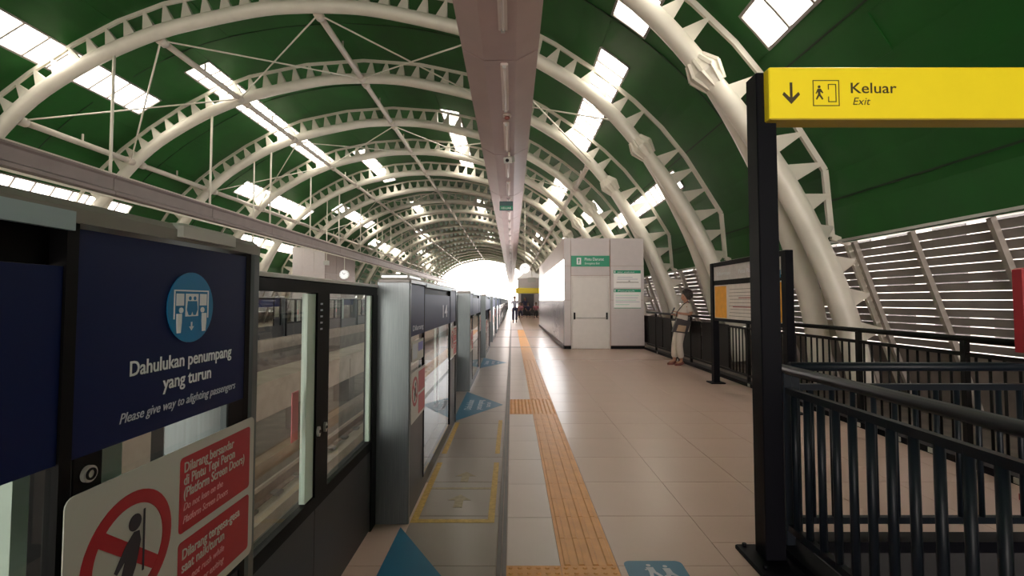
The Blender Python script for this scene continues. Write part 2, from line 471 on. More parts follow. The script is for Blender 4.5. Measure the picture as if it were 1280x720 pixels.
# ------------------------------------------------------------ arches
def pr(d, z, sg, y): return (RX+sg*d, y, H+z)
ORD = ['first','second','third','fourth','fifth','sixth','seventh','eighth','ninth','tenth','eleventh','twelfth','thirteenth','fourteenth','fifteenth','sixteenth','seventeenth','eighteenth','nineteenth','twentieth','twenty-first']
def chord_near(p):   # nearest point of chord polyline further outward, by matching arc fraction
    return None
def fin_shapes():
    """list of (mesh builder) fins in arch-local coordinates (y = 0)"""
    out = []
    step = 0.49
    nP = int(PP.L[-1]/step)
    for sg in (1, -1):
        for i in range(nP+1):
            l = (i+0.5)*step
            if l > PP.L[-1]-0.15: break
            a = PP.at(l-0.14); b = PP.at(l+0.14); c = PP.at(l)
            t = V((b[0]-a[0], b[1]-a[1])).normalized(); n = V((-t.y, t.x))
            if n.y < 0: n = -n
            # tip on the chord: march outward
            best = None
            for k in range(1, 60):
                q = (c[0]+n.x*k*0.02, c[1]+n.y*k*0.02)
                if q[1] >= lerpx(CHORD, q[0]) if q[0] < 10.1 else True: best = q; break
            tip = best or (c[0]+n.x*0.6, c[1]+n.y*0.6)
            r = 0.14
            v = [pr(a[0]+n.x*r, a[1]+n.y*r, sg, -0.09), pr(a[0]+n.x*r, a[1]+n.y*r, sg, 0.09), pr(b[0]+n.x*r, b[1]+n.y*r, sg, 0.09), pr(b[0]+n.x*r, b[1]+n.y*r, sg, -0.09),
                 pr(tip[0]-t.x*0.015, tip[1]-t.y*0.015, sg, -0.02), pr(tip[0]-t.x*0.015, tip[1]-t.y*0.015, sg, 0.02), pr(tip[0]+t.x*0.015, tip[1]+t.y*0.015, sg, 0.02), pr(tip[0]+t.x*0.015, tip[1]+t.y*0.015, sg, -0.02)]
            out.append(MB().add(v, [(3,2,1,0),(4,5,6,7),(0,1,5,4),(1,2,6,5),(2,3,7,6),(3,0,4,7)]))
    # fins along the legs, one from each leg to the outer chord
    for sg in (1, -1):
        LA = Arc(LEG_H); n_ = 9
        for i in range(n_):
            l = 0.55+i*(LA.L[-1]-0.9)/n_
            fr_ = l/LA.L[-1]
            a = LA.at(l-0.16); b = LA.at(l+0.16); zc = LA.at(l)[1]
            zt = zc+0.42*(1-fr_)
            # chord x at height zt
            xt = None
            for k in range(len(CHORD)-1):
                (x0, z0), (x1, z1) = CHORD[k], CHORD[k+1]
                if z1 <= zt <= z0: xt = x0+(x1-x0)*(z0-zt)/max(1e-6, z0-z1)
            if xt is None: continue
            sy = 0.5*min(1, fr_*1.05)
            for s2 in (-1, 1):
                yb = s2*sy
                v = [pr(a[0]+0.12, a[1]+0.05, sg, yb-0.03), pr(a[0]+0.12, a[1]+0.05, sg, yb+0.03), pr(b[0]+0.12, b[1]+0.05, sg, yb+0.03), pr(b[0]+0.12, b[1]+0.05, sg, yb-0.03),
                     pr(xt, zt+0.02, sg, s2*0.05-0.02), pr(xt, zt+0.02, sg, s2*0.05+0.02), pr(xt, zt-0.02, sg, s2*0.05+0.02), pr(xt, zt-0.02, sg, s2*0.05-0.02)]
                out.append(MB().add(v, [(3,2,1,0),(4,5,6,7),(0,1,5,4),(1,2,6,5),(2,3,7,6),(3,0,4,7)]))
    return out
FINS = fin_shapes()
fin_meshes = [f.mesh('fin', M_steel) for f in FINS]
b = MB()
for f in FINS: b.add(f.v, f.f)
fins_joined = b.mesh('fin_row', M_steel)
full = [(-d, z) for d, z in reversed(PIPE_H)]+PIPE_H[1:]
def leg_mesh(sg, s2, seg):
    A = Arc(LEG_H); pts = []
    for i in range(15):
        fr_ = i/14; d, z = A.at(fr_*A.L[-1]); pts.append((RX+sg*d, s2*0.5*fr_, H+z))
    return MB().tube(pts, [0.15+0.03*min(1, 3*i/14) for i in range(15)], seg).mesh('leg', M_steel)
def collar_mesh(sg):
    m_ = MB()
    a = V((8.14-7.75, 0, 3.82-4.30)).normalized(); c = V((8.14, 0, 3.82))
    P = []; R = []
    for t_, r_ in ((-0.22, 0.17), (-0.12, 0.20), (-0.03, 0.25), (0.03, 0.25), (0.14, 0.21), (0.30, 0.19)):
        q = c+a*t_; P.append((RX+sg*q.x, 0, H+q.z)); R.append(r_)
    m_.tube(P, R, 10, smooth=False)
    up = V((0, 1, 0)); side = a.cross(up)
    for k in range(10):
        th = 2*PI*k/10; rd = up*math.cos(th)+side*math.sin(th)
        p0, p1 = c+a*-0.24+rd*0.16, c+a*0.0+rd*0.275; p2 = c+a*0.30+rd*0.17
        for (u_, w_) in ((p0, p1), (p1, p2)):
            m_.bar((RX+sg*u_.x, u_.y, H+u_.z), (RX+sg*w_.x, w_.y, H+w_.z), 0.03, 0.05)
    return m_.mesh('collar', M_steel)
def arch_meshes(seg):
    d = {}
    d['arch_tube'] = MB().tube([(RX+x, 0, H+z) for x, z in full], 0.165, seg).mesh('arch_tube', M_steel)
    for sg in (1, -1):
        for s2 in (-1, 1): d[('leg', sg, s2)] = leg_mesh(sg, s2, seg)
        d[('collar', sg)] = collar_mesh(sg)
    m_ = MB(); C = [(-x, z) for x, z in reversed(CHORD)]+CHORD[1:]
    for i in range(len(C)-1):
        m_.bar((RX+C[i][0], 0, H+C[i][1]), (RX+C[i+1][0], 0, H+C[i+1][1]), 0.09, 0.06, up=(0, 1, 0))
    d['outer_chord'] = m_.mesh('outer_chord', M_steel)
    return d
near_m = arch_meshes(18); far_m = arch_meshes(8)
for n in range(21):
    y = 8+4*n
    a = thing('roof_arch', '%s white steel roof arch counted from the yellow exit sign, tube with triangular fins' % ORD[n], 'arch', (0, y, 0), 'white steel arches of the vaulted roof')
    M_ = near_m if n < 5 else far_m
    ob('arch_tube', M_['arch_tube'], a); ob('outer_chord', M_['outer_chord'], a)
    for sg in (1, -1):
        for s2 in (-1, 1): ob('leg', M_[('leg', sg, s2)], a)
        ob('collar', M_[('collar', sg)], a)
    if n < 6:
        for fm in fin_meshes: ob('fin', fm, a)
    else:
        o = ob('fin_row', fins_joined, a); o['kind'] = 'stuff'

# purlin tubes between arches
PCOL = MB().tube([(0, 0, 0), (0, 0.23, 0)], 0.12, 10).mesh('end_collar', M_purlin)
PLUG = MB().bar((0, 0, 0.05), (0, 0, 0.28), 0.04, 0.04).mesh('lug', M_purlin)
def purlin(d, zz, y0, y1, label):
    t = thing('purlin_tube', label, 'beam', (RX+d, y0, H+zz), 'longitudinal tubes between the roof arches')
    y = y0
    while y < y1-0.1:
        s_ = MB().tube([(0, y-y0+0.16, 0), (0, y-y0+3.84, 0)], 0.085, 10).build('tube_section', M_purlin, t)
        y += 4
    m_ = MB(); y = y0
    while y <= y1+0.1:
        if y > y0: o = ob('end_collar', PCOL, t); o.location = (0, y-y0-0.35, 0)
        if y < y1-0.1: o = ob('end_collar', PCOL, t); o.location = (0, y-y0+0.12, 0)
        y += 4
    # little lugs standing up in mid bay
    m_ = MB(); y = y0+2
    while y < y1: o = ob('lug', PLUG, t); o.location = (0, y-y0, 0); y += 4
purlin(0.0, 7.30, 12, 88, 'ridge tube running along the top of the roof arches')
purlin(-4.0, 6.62, 12, 88, 'roof tube left of the ridge, running in front of a bright skylight strip')
purlin(-7.5, 4.55, 12, 88, 'lowest left roof tube, above the brown hanging beam')
purlin(7.5, 4.55, 16, 88, 'right-hand roof tube between the arches above the white door building')

# brace rods
NODES = [(-8.14, 3.8), (-7.5, 4.55), (-4.0, 6.62), (0.0, 7.3), (4.0, 6.62), (7.5, 4.55)]
BR = {12: 'nearest bay left of the hanging duct', 20: 'third bay, beyond the second left arch', 32: 'sixth bay down the vault', 48: 'far bay halfway down the vault'}
for yb, desc in BR.items():
    t = thing('brace_rods', 'thin crossed white bracing rods in the %s' % desc, 'bracing', (0, yb, 0), 'crossed bracing rods under the roof')
    for i in range(1, len(NODES)-1):
        (d0, z0), (d1, z1) = NODES[i], NODES[i+1]
        for (ya, yc) in ((0.1, 3.9), (3.9, 0.1)):
            MB().tube([(RX+d0, ya*0.95+0.1, H+z0), (RX+d1, yc*0.95+0.1, H+z1)], 0.022, 6, False).build('rod', M_steel, t)
for (y, d, zz, nm) in ((12, -3.2, 6.8, 'first'), (12, 1.6, 7.15, 'first')):
    pass

# ------------------------------------------------------------ louvre walls, parapets
LV0, LV1 = 0.72, 2.33
def lx(z): return 5.54+(LV1-z)*0.35
def louver_wall(name, sg, ylist, joined_from):
    w = struct(name)
    def X(x): return x if sg > 0 else 2*RX-x
    nb = 14; pitch = (LV1-LV0)/nb
    def blade(mb, y0, y1, i):
        z = LV0+pitch*(i+0.5); x = lx(z)
        pts = [(x+0.024, z-0.054), (x+0.032, z-0.051), (x-0.018, z+0.052), (x-0.026, z+0.050)]
        mb.prism([(X(p[0]), p[1]) for p in pts], (0, y0, 0), (1, 0, 0), (0, 0, 1), (0, y1-y0, 0))
    far_b = MB(); far_m2 = MB()
    for (y0, y1) in ylist:
        for i in range(nb):
            if 0 <= y0 < joined_from:
                m_ = MB(); blade(m_, y0, y1, i); m_.build('louver_blade', M_louver, w)
            else: blade(far_b, y0, y1, i)
        n = max(4, int((y1-y0)/1.0)); st = (y1-y0)/n
        for k in range(n):
            y = y1-0.2-1.12*k if n == 4 else y0+st*k-0.2
            tgt = MB() if 0 <= y0 < joined_from else far_m2
            tgt.bar((X(lx(LV1)-0.07), y, LV1+0.02), (X(lx(-0.2)-0.07), y, -0.2), 0.07, 0.06, up=(0, 1, 0))
            if 0 <= y0 < joined_from: tgt.build('mullion', M_mullion, w)
    if far_b.v:
        far_b.build('distant_blade', M_louver, w)['kind'] = 'stuff'
        far_m2.build('distant_mullion', M_mullion, w)['kind'] = 'stuff'
    m_ = MB(); m_.box(X(5.32), X(5.60), Y_A, Y_B, LV1+0.03, LV1+0.035+0.03); m_.build('eaves_flashing', M_silver, w)
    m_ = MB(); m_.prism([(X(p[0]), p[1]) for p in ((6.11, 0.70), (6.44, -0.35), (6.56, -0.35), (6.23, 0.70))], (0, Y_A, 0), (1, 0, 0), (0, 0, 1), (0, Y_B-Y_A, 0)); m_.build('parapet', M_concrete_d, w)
    return w
louver_wall('wall_right', 1, [(-28, -14), (-14, 0), (0, 4), (4, 8), (8, 12), (12, 16), (16, 20), (20, 24)]+[(24+4*i, 28+4*i) for i in range(16)], 24)
louver_wall('wall_left', -1, [(-28, -10), (-10, 8)]+[(8+4*i, 12+4*i) for i in range(20)], 20)

# ------------------------------------------------------------ floors and track bed
fl = struct('floor')
def slab(name, x0, x1, y0, y1, z0, z1, m, parent): return MB().box(x0, x1, y0, y1, z0, z1).build(name, m, parent)
slab('platform_slab', -0.92, 4.12, 2.86, 92, -0.5, -0.0035, M_joint, fl)
slab('platform_slab', -0.92, 1.50, -6, 2.86, -0.5, -0.0035, M_joint, fl)
slab('platform_edge', -1.02, -0.90, -6, 92, -0.25, 0.0, M_concrete, fl)
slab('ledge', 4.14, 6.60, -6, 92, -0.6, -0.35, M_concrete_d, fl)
g_ = 0.0010
tile_cache = {}
def tile(x0, x1, y0, y1, m, z=0.0, name='floor_tile'):
    w, d = x1-x0-2*g_, y1-y0-2*g_; key = (round(w, 3), round(d, 3), m.name)
    if key not in tile_cache:
        c = 0.002
        vs = [(0,0,-0.012),(w,0,-0.012),(w,d,-0.012),(0,d,-0.012),(0,0,-c),(w,0,-c),(w,d,-c),(0,d,-c),(c,c,0),(w-c,c,0),(w-c,d-c,0),(c,d-c,0)]
        fs = [(0,3,2,1)]+[(i, (i+1) % 4, 4+(i+1) % 4, 4+i) for i in range(4)]+[(4+i, 4+(i+1) % 4, 8+(i+1) % 4, 8+i) for i in range(4)]+[(8,9,10,11)]
        tile_cache[key] = MB().add(vs, fs).mesh(name, m)
    o = ob(name, tile_cache[key], fl); o.location = (x0+g_, y0+g_, z+random.uniform(-0.0003, 0.0003)); return o
T0 = 1.45
xs_r = [0.557, 1.157, 1.757, 2.357, 2.957, 3.557, 4.10]
NR = 17
for r in range(NR):
    y0 = T0+0.6*r; y1 = y0+0.6
    for i in range(6):
        if y0 < 2.8 and i >= 1: 
            if i == 1: tile(xs_r[1], 1.48, y0, min(y1, 2.90), M_tile)
            if y1 > 2.9: tile(xs_r[i], xs_r[i+1], 2.90, y1, M_tile)
            continue
        tile(xs_r[i], xs_r[i+1], y0, y1, M_tile)
    tile(-0.645, -0.085, y0, y1, M_tile_grey)
    tile(-0.90, -0.645, y0, y1, M_tile_grey if r > 3 else M_tile)
YE = T0+0.6*NR
JN = [(1.75, 2.65), (6.12, 7.02)]
yy = [1.45, 1.75]
# pale strip and tactile guide tiles
def in_j(y): return any(a-1e-3 <= y < b-1e-3 for a, b in JN)
bounds = sorted(set([1.45]+[b for ab in JN for b in ab]+[YE]))
for a, b in zip(bounds[:-1], bounds[1:]):
    if in_j(a): continue
    n = max(1, round((b-a)/0.6)); st = (b-a)/n
    for i in range(n): tile(-0.03, 0.257, a+st*i, a+st*(i+1), M_tile_pale)
def guide_tile_mesh():
    m_ = MB(); m_.box(g_, 0.3-g_, 0.0006, 0.2994, -0.012, 0.0)
    for k in range(4):
        x = 0.0375+k*0.075
        m_.prism([(x-0.018, 0), (x+0.018, 0), (x+0.012, 0.005), (x-0.012, 0.005)], (0, 0.002, 0), (1, 0, 0), (0, 0, 1), (0, 0.296, 0))
    return m_.mesh('guide_tile', M_tactile)
def dot_tile_mesh(w):
    m_ = MB(); m_.box(g_, w-g_, g_, 0.3-g_, -0.012, 0.0)
    n = 6
    for i in range(n):
        for j in range(n):
            x = w*(i+0.5)/n; y = 0.3*(j+0.5)/n; r = 0.014; q = 0.009
            vs = [(x+r*math.cos(PI/3*k), y+r*math.sin(PI/3*k), 0) for k in range(6)]+[(x+q*math.cos(PI/3*k), y+q*math.sin(PI/3*k), 0.005) for k in range(6)]
            m_.add(vs, [(k, (k+1) % 6, 6+(k+1) % 6, 6+k) for k in range(6)]+[tuple(range(6, 12))])
    return m_.mesh('dotted_tile', M_tactile)
GT = guide_tile_mesh(); DT = dot_tile_mesh(0.3); DT2 = dot_tile_mesh(0.287)
y = 1.45
segs = []
for a, b in zip(bounds[:-1], bounds[1:]):
    n = max(1, round((b-a)/0.3)); st = (b-a)/n
    for i in range(n):
        o = ob('dotted_tile' if in_j(a) else 'guide_tile', DT if in_j(a) else GT, fl); o.location = (0.257, a+st*i, 0.001); o.scale = (1, st/0.3, 1)
        if in_j(a):
            o = ob('dotted_tile', DT2, fl); o.location = (-0.03, a+st*i, 0.001); o.scale = (1, st/0.3, 1)
# floor beyond the single tiles
slab('distant_paving', 0.557, 4.10, YE, 92, -0.012, 0.0, mat('distant_beige_tile', (0.55, 0.375, 0.315), 0.26, noise=0.05, nscale=1), fl)
slab('distant_paving', -0.03, 0.257, YE, 92, -0.012, 0.0, M_tile_pale, fl)
slab('distant_guide_strip', 0.257, 0.557, YE, 23.6, -0.012, 0.003, M_tactile, fl)
slab('distant_paving', 0.257, 0.557, 23.6, 92, -0.012, 0.0, M_tile_pale, fl)
slab('distant_paving', -0.90, -0.085, YE, 92, -0.012, 0.0, M_tile_grey, fl)
slab('near_paving', -0.90, 1.50, -6, T0, -0.012, 0.0, M_tile, fl)
for y in (14.8, 19.0, 23.6):
    slab('drain_strip', -0.85, 1.48, y, y+0.12, -0.012, 0.0045, M_metalstrip, fl)
slab('expansion_joint', -0.083, -0.058, -6, 60, -0.012, 0.002, M_metalstrip, fl)
slab('expansion_joint', -0.055, -0.032, -6, 60, -0.012, 0.004, M_metalstrip, fl)
for i in range(12): slab('paving_joint', 0.56, 4.09, YE+1.2*i, YE+1.2*i+0.012, -0.01, 0.0006, M_joint, fl)

# track bed, plinths, rails
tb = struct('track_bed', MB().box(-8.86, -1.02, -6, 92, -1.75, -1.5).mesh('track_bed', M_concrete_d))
def strip_thing(name, label, cat, boxes, m, group=None):
    b = MB()
    for q in boxes: b.box(*q)
    o = b.build(name, m); tag(o, label, cat, group); return o
wk = thing('track_walkway', 'pale concrete emergency walkway between the two tracks', 'walkway', (-4.95, 2, -1.5))
for i in range(30):
    y = 3*i+0.0
    MB().cbox(-0.42, 0.42, y, y+2.98, 1.28, 1.40, 0.01).build('cover_slab', M_concrete, wk)
    MB().cbox(-0.36, 0.36, y+0.01, y+2.96, 0.72, 1.28, 0.01).build('wall_block', M_concrete, wk)
    MB().box(-0.22, 0.22, y+0.3, y+0.8, 0, 0.72).build('footing', M_concrete_d, wk)
for x, desc in ((-2.0, 'nearest running rail beside our platform'), (-3.43, 'second running rail of the near track'), (-6.45, 'rail of the far track beside the walkway'), (-7.88, 'farthest rail under the opposite platform')):
    pl = thing('running_rail', desc+', on a concrete plinth', 'rail', (x, -4, -1.5), 'running rails of the two tracks')
    MB().box(-0.32, 0.32, 0, 96, 0, 0.16).build('plinth', M_concrete, pl)
    MB().prism([(-0.07, 0.16), (0.07, 0.16), (0.07, 0.18), (0.015, 0.2), (0.015, 0.29), (0.035, 0.3), (0.035, 0.34), (-0.035, 0.34), (-0.035, 0.3), (-0.015, 0.29), (-0.015, 0.2), (-0.07, 0.18)], (0, 0, 0), (1, 0, 0), (0, 0, 1), (0, 96, 0)).build('rail_bar', M_rust, pl)
    for k in range(40):
        MB().box(-0.15, 0.15, 4+0.7*k, 4.16+0.7*k, 0.16, 0.20).build('rail_clip', M_concrete_d, pl)
strip_thing('power_rail_cover', 'pale cover over the power rail beside the near track', 'rail cover', [(-4.1, -3.9, -4, 90, -1.28, -1.12), (-4.05, -3.95, -4, 90, -1.5, -1.28)], M_concrete)
# opposite platform
op = struct('opposite_platform', MB().box(-16.3, -8.98, -6, 92, -0.45, 0.0).mesh('opposite_platform', M_concrete))
slab('platform_edge', -8.98, -8.86, -6, 92, -0.25, 0.0, M_concrete, op)
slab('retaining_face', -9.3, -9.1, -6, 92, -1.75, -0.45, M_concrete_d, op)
# ground far below the viaduct
gr = struct('ground', MB().box(-250, 250, -250, 350, -9.2, -9.0).mesh('ground', M_ground))

# pale buildings added beyond both side walls to dim sky in the louvre gaps
for sgn, nm in ((1, 'right'), (-1, 'left')):
    xa = 28 if sgn > 0 else -44
    bb = struct('gap_dimming_building', MB().box(xa, xa+6, -40, 108, -9, 8.5).mesh('gap_dimming_building', M_facade))
    xf = xa-0.05 if sgn > 0 else xa+6.05
    for fl_ in range(5):
        m_ = MB()
        for k in range(36): m_.box(xf-0.04, xf+0.04, -38+4*k, -35.6+4*k, -7.5+3.2*fl_, -6.0+3.2*fl_)
        o = m_.build('window_row', M_panel, bb); o['kind'] = 'stuff'
# ------------------------------------------------------------ platform screen doors
PX = 4.5
def label_no_lean(fr, parent, w=0.516, h=0.33, detail=True):
    """white sticker with a prohibition ring and two red text boxes; frame origin = lower left"""
    s = plate('warning_sticker', fr, rrect(0, w, 0, h, 0.015), 0.0, 0.002, M_sign_white, parent)
    s['label'] = 'white warning sticker with red text boxes and prohibition ring'
    cx, cy = 0.125, h-0.135
    ring_plate('prohibition_ring', fr, cx, cy, 0.098, 0.076, 0.002, 0.0032, M_red, s)
    a = math.radians(-38); b = []
    for q in ((-0.085, -0.011), (0.085, -0.011), (0.085, 0.011), (-0.085, 0.011)):
        b.append((cx+q[0]*math.cos(a)-q[1]*math.sin(a), cy+q[0]*math.sin(a)+q[1]*math.cos(a)))
    plate('prohibition_bar', fr, b, 0.002, 0.003, M_red, s)
    plate('leaning_figure', fr, circ(cx+0.008, cy+0.045, 0.014, 16), 0.003, 0.0036, M_blackprint, s)
    plate('leaning_figure', fr, [(cx-0.028, cy-0.062), (cx-0.004, cy-0.062), (cx+0.012, cy-0.03), (cx+0.022, cy+0.01), (cx+0.018, cy+0.028), (cx+0.006, cy+0.030), (cx-0.012, cy+0.014), (cx-0.034, cy-0.018), (cx-0.028, cy-0.024), (cx-0.012, cy-0.010)], 0.003, 0.0036, M_blackprint, s)
    plate('door_line', fr, rect(cx+0.027, cx+0.031, cy-0.045, cy+0.06), 0.003, 0.0036, M_blackprint, s)
    x0 = 0.245
    plate('red_box', fr, rrect(x0, w-0.02, h-0.165, h-0.02, 0.008), 0.002, 0.003, M_red, s)
    plate('red_box', fr, rrect(x0, w-0.02, 0.02, h-0.182, 0.008), 0.002, 0.003, M_red, s)
    if detail:
        for i, (t, sz, bd, sh) in enumerate((('Dilarang bersandar', 0.028, 0.012, 0), ('di Pintu Tepi Peron', 0.028, 0.012, 0), ('(Platform Screen Doors)', 0.028, 0.012, 0.1), ('Do not lean on the', 0.020, 0, 0.3), ('Platform Screen Doors', 0.020, 0, 0.3))):
            text(t, fr, x0+0.010, h-0.05-i*0.0245, sz, M_sign_white if i < 3 else M_fluorw, s, 0.0033, bold=bd, shear=sh, fit=[0.17, 0.175, 0.215, 0.13, 0.15][i])
        for i, (t, sz, bd, sh) in enumerate((('Dilarang tergesa-gesa', 0.028, 0.012, 0), ('saat naik/turun', 0.028, 0.012, 0), ('Do not rush while', 0.020, 0, 0.3), ('entering or exiting', 0.020, 0, 0.3))):
            text(t, fr, x0+0.010, h-0.217-i*0.025, sz, M_sign_white if i < 2 else M_fluorw, s, 0.0033, bold=bd, shear=sh, fit=[0.20, 0.14, 0.14, 0.14][i])
    return s
M_fluorw = mat('faint_pink_print', (0.62, 0.30, 0.32), 0.5, noise=0.02)

def give_way_icon(fr, parent, cx, cy, R=0.062*1.0):
    d = plate('round_pictogram', fr, circ(cx, cy, R, 48), 0.0, 0.002, M_cyan, parent); d['label'] = 'light blue round pictogram of passengers leaving a train'
    k = R/0.062
    def pl(poly, m, c=0.003): return plate('pictogram_shape', fr, [(cx+p[0]*k, cy+p[1]*k) for p in poly], 0.002, c, m, d)
    for q in (rect(-0.047, 0.047, 0.028, 0.0305), rect(-0.047, -0.0445, -0.020, 0.03), rect(0.0445, 0.047, -0.020, 0.03), rect(-0.0, 0.0, 0, 0), ):
        if q[0] != q[2]: pl(q, M_white_print)
    pl(rect(-0.041, -0.022, 0.003, 0.024), M_white_print); pl(rect(0.022, 0.041, 0.003, 0.024), M_white_print)
    pl(rect(-0.017, 0.017, -0.016, 0.024), M_white_print)
    for sx in (-1, 1):
        pl(circ(sx*0.0065, 0.016, 0.0036, 12), M_cyan, 0.0036)
        pl([(sx*0.0065-0.006, 0.011), (sx*0.0065+0.006, 0.011), (sx*0.0065+0.008, -0.004), (sx*0.0065+0.003, -0.014), (sx*0.0065-0.003, -0.014), (sx*0.0065-0.008, -0.004)], M_cyan, 0.0036)
        pl(circ(sx*0.029, -0.005, 0.0048, 12), M_white_print, 0.004)
        pl([(sx*0.034-0.006, -0.011), (sx*0.034+0.006, -0.011), (sx*0.034+0.006, -0.026), (sx*0.034+0.004, -0.044), (sx*0.034-0.004, -0.044), (sx*0.034-0.006, -0.026)], M_white_print, 0.004)
    pl([(-0.0015, -0.026), (0.0015, -0.026), (0.0015, -0.034), (0.006, -0.034), (0, -0.041), (-0.006, -0.034), (-0.0015, -0.034)], M_white_print)
    return d

def make_cabinet(detail, near_end=False):
    """protruding run of a platform screen: origin at its near end on the platform face line X = -0.65; runs 2.62 m along +Y"""
    t = thing('platform_screen_cabinet', '-', 'platform screen', (0, 0, 0), 'projecting cabinets of the near platform screen')
    L = 2.62; y1, y2 = 0.55, L-0.53
    MB().cbox(-0.215, 0, 0, 0.035, 0, 1.525, 0.006).build('end_cover', M_brushed, t)
    MB().cbox(-0.215, 0, L-0.035, L, 0, 1.525, 0.006).build('end_cover', M_brushed, t)
    b = MB(); b.cbox(-0.215, 0.004, 0.0, L, 1.515, 1.548, 0.012); b.build('top_cap', M_railcap, t)
    MB().cbox(-0.20, -0.01, 0.01, 0.42, 1.548, 1.575, 0.012).build('cap_lid', M_silver, t)
    # lower solid strip and frames
    MB().box(-0.05, -0.012, 0.035, L-0.035, 0, 0.10).build('kick_plate', M_panel, t)
    for y in (0.048, y1, y2, L-0.048):
        MB().box(-0.045, -0.0045, y-0.010, y+0.010, 0.10, 1.515).build('upright_frame', M_black, t)
    # panels: y .04..y1, glass y1..y2, panel y2..L
    fr = FR((0, 0, 0), (0, 1, 0), (0, 0, 1))
    for (a, b_) in ((0.060, y1-0.011), (y2+0.011, L-0.037)):
        plate('navy_panel', fr, rect(a, b_, 1.165, 1.508), -0.02, -0.006, M_navy, t)
        plate('lower_panel', fr, rect(a, b_, 0.10, 0.76), -0.03, -0.010, M_panel, t)
        plate('glass_pane', fr, rect(a, b_, 0.76, 1.165), -0.020, -0.014, M_glass, t)
    # middle door leaf
    plate('top_vent', fr, rect(y1+0.012, y2-0.011, 1.452, 1.508), -0.045, -0.03, M_black, t)
    plate('navy_panel', fr, rect(y1+0.012, y2-0.011, 1.165, 1.450), -0.02, -0.008, M_navy, t)
    plate('glass_pane', fr, rect(y1+0.012, y2-0.011, 0.10, 1.165), -0.020, -0.014, M_glass, t)
    plate('vent_lip', fr, rect(y1+0.012, y2-0.011, 1.502, 1.53), -0.002, 0.008, M_railcap2, t)
    # back frames seen through the glass
    for y, w, m in ((0.30, 0.03, M_black), (L-0.42, 0.02, M_greenedge), (L-0.32, 0.012, M_black), (L-0.25, 0.035, M_greenedge)):
        MB().box(-0.19, -0.17, y-w, y+w, 0.3, 1.5).build('inner_frame', m, t)
    MB().box(-0.20, -0.19, 0.1, L-0.1, 0.0, 0.45).build('rear_panel', M_panel, t)
    if detail == 2:
        return t
    f2 = FR((-0.006, y2+0.022, 0.778), (0, 1, 0), (0, 0, 1))
    if detail == 0: return t
    s = label_no_lean(FR((0.0, L-0.535, 0.784), (0, 1, 0), (0, 0, 1)), t)
    for c in [s]+list(s.children): pass
    s2 = label_no_lean(FR((0.0, 0.045, 0.60), (0, 1, 0), (0, 0, 1)), t, 0.50, 0.33, False)
    return t

protoC = make_cabinet(1)
fr = FR((0, 0, 0), (0, 1, 0), (0, 0, 1))
protoC.location = (-0.643, -1.37, 0)
cab_names = ['nearest navy platform screen cabinet with the give-way notice, at the left edge',
             'second platform screen cabinet, with a tall brushed steel end beside the blue floor triangle',
             'third platform screen cabinet, just beyond the pale blue floor triangle tip']
def nth(k):
    return ORD[k] if k < len(ORD) else 'last'
cabs = [protoC]
protoC['label'] = cab_names[0]
for k in range(1, 21):
    lab = cab_names[k] if k < 3 else '%s platform screen cabinet counted from the left edge, along the near track' % nth(k)
    cabs.append(dup(protoC, (-0.65, -1.37+PX*k, 0), 0, lab))
# extras of the nearest cabinet
L = 2.62
fr0 = FR((0, 0, 0), (0, 1, 0), (0, 0, 1))
y0p = 0.72+1.37
# world Y -> local y = Y + 1.37
give_way_icon(FR((-0.0055, 0, 0), (0, 1, 0), (0, 0, 1)), cabs[0], 0.990+1.37, 1.387, 0.0700)
frp = FR((-0.0055, 0, 0), (0, 1, 0), (0, 0, 1))
text('Dahulukan penumpang', frp, 0.985+1.37, 1.272, 0.036, M_white_print, cabs[0], 0.0006, 'CENTER', 0.012, fit=0.300)
text('yang turun', frp, 0.990+1.37, 1.235, 0.036, M_white_print, cabs[0], 0.0006, 'CENTER', 0.012, fit=0.145)
text('Please give way to alighting passengers', frp, 0.985+1.37, 1.196, 0.024, M_grey_print, cabs[0], 0.0006, 'CENTER', 0, 0.3, fit=0.338)
k_ = plate('key_lock', FR((-0.004, 0, 0), (0, 1, 0), (0, 0, 1)), circ(0.757+1.37, 1.137, 0.0125, 24), 0, 0.006, M_silver, cabs[0])
ring_plate('lock_ring', FR((-0.004, 0, 0), (0, 1, 0), (0, 0, 1)), 0.757+1.37, 1.137, 0.009, 0.006, 0.006, 0.008, M_black, k_, 20)
plate('lock_plate', FR((-0.005, 0, 0), (0, 1, 0), (0, 0, 1)), rect(0.735+1.37, 0.785+1.37, 1.09, 1.165), -0.001, 0.0, M_black, cabs[0])
plate('corner_filler', FR((-0.005, 0, 0), (0, 1, 0), (0, 0, 1)), rect(1.13+1.37, 1.205+1.37, 1.09, 1.165), -0.002, 0.0, M_black, cabs[0])
MB().cbox(-0.03, 0.012, 0.93+1.37, 1.12+1.37, 1.522, 1.550, 0.006).build('sensor_cover', M_silver, cabs[0])
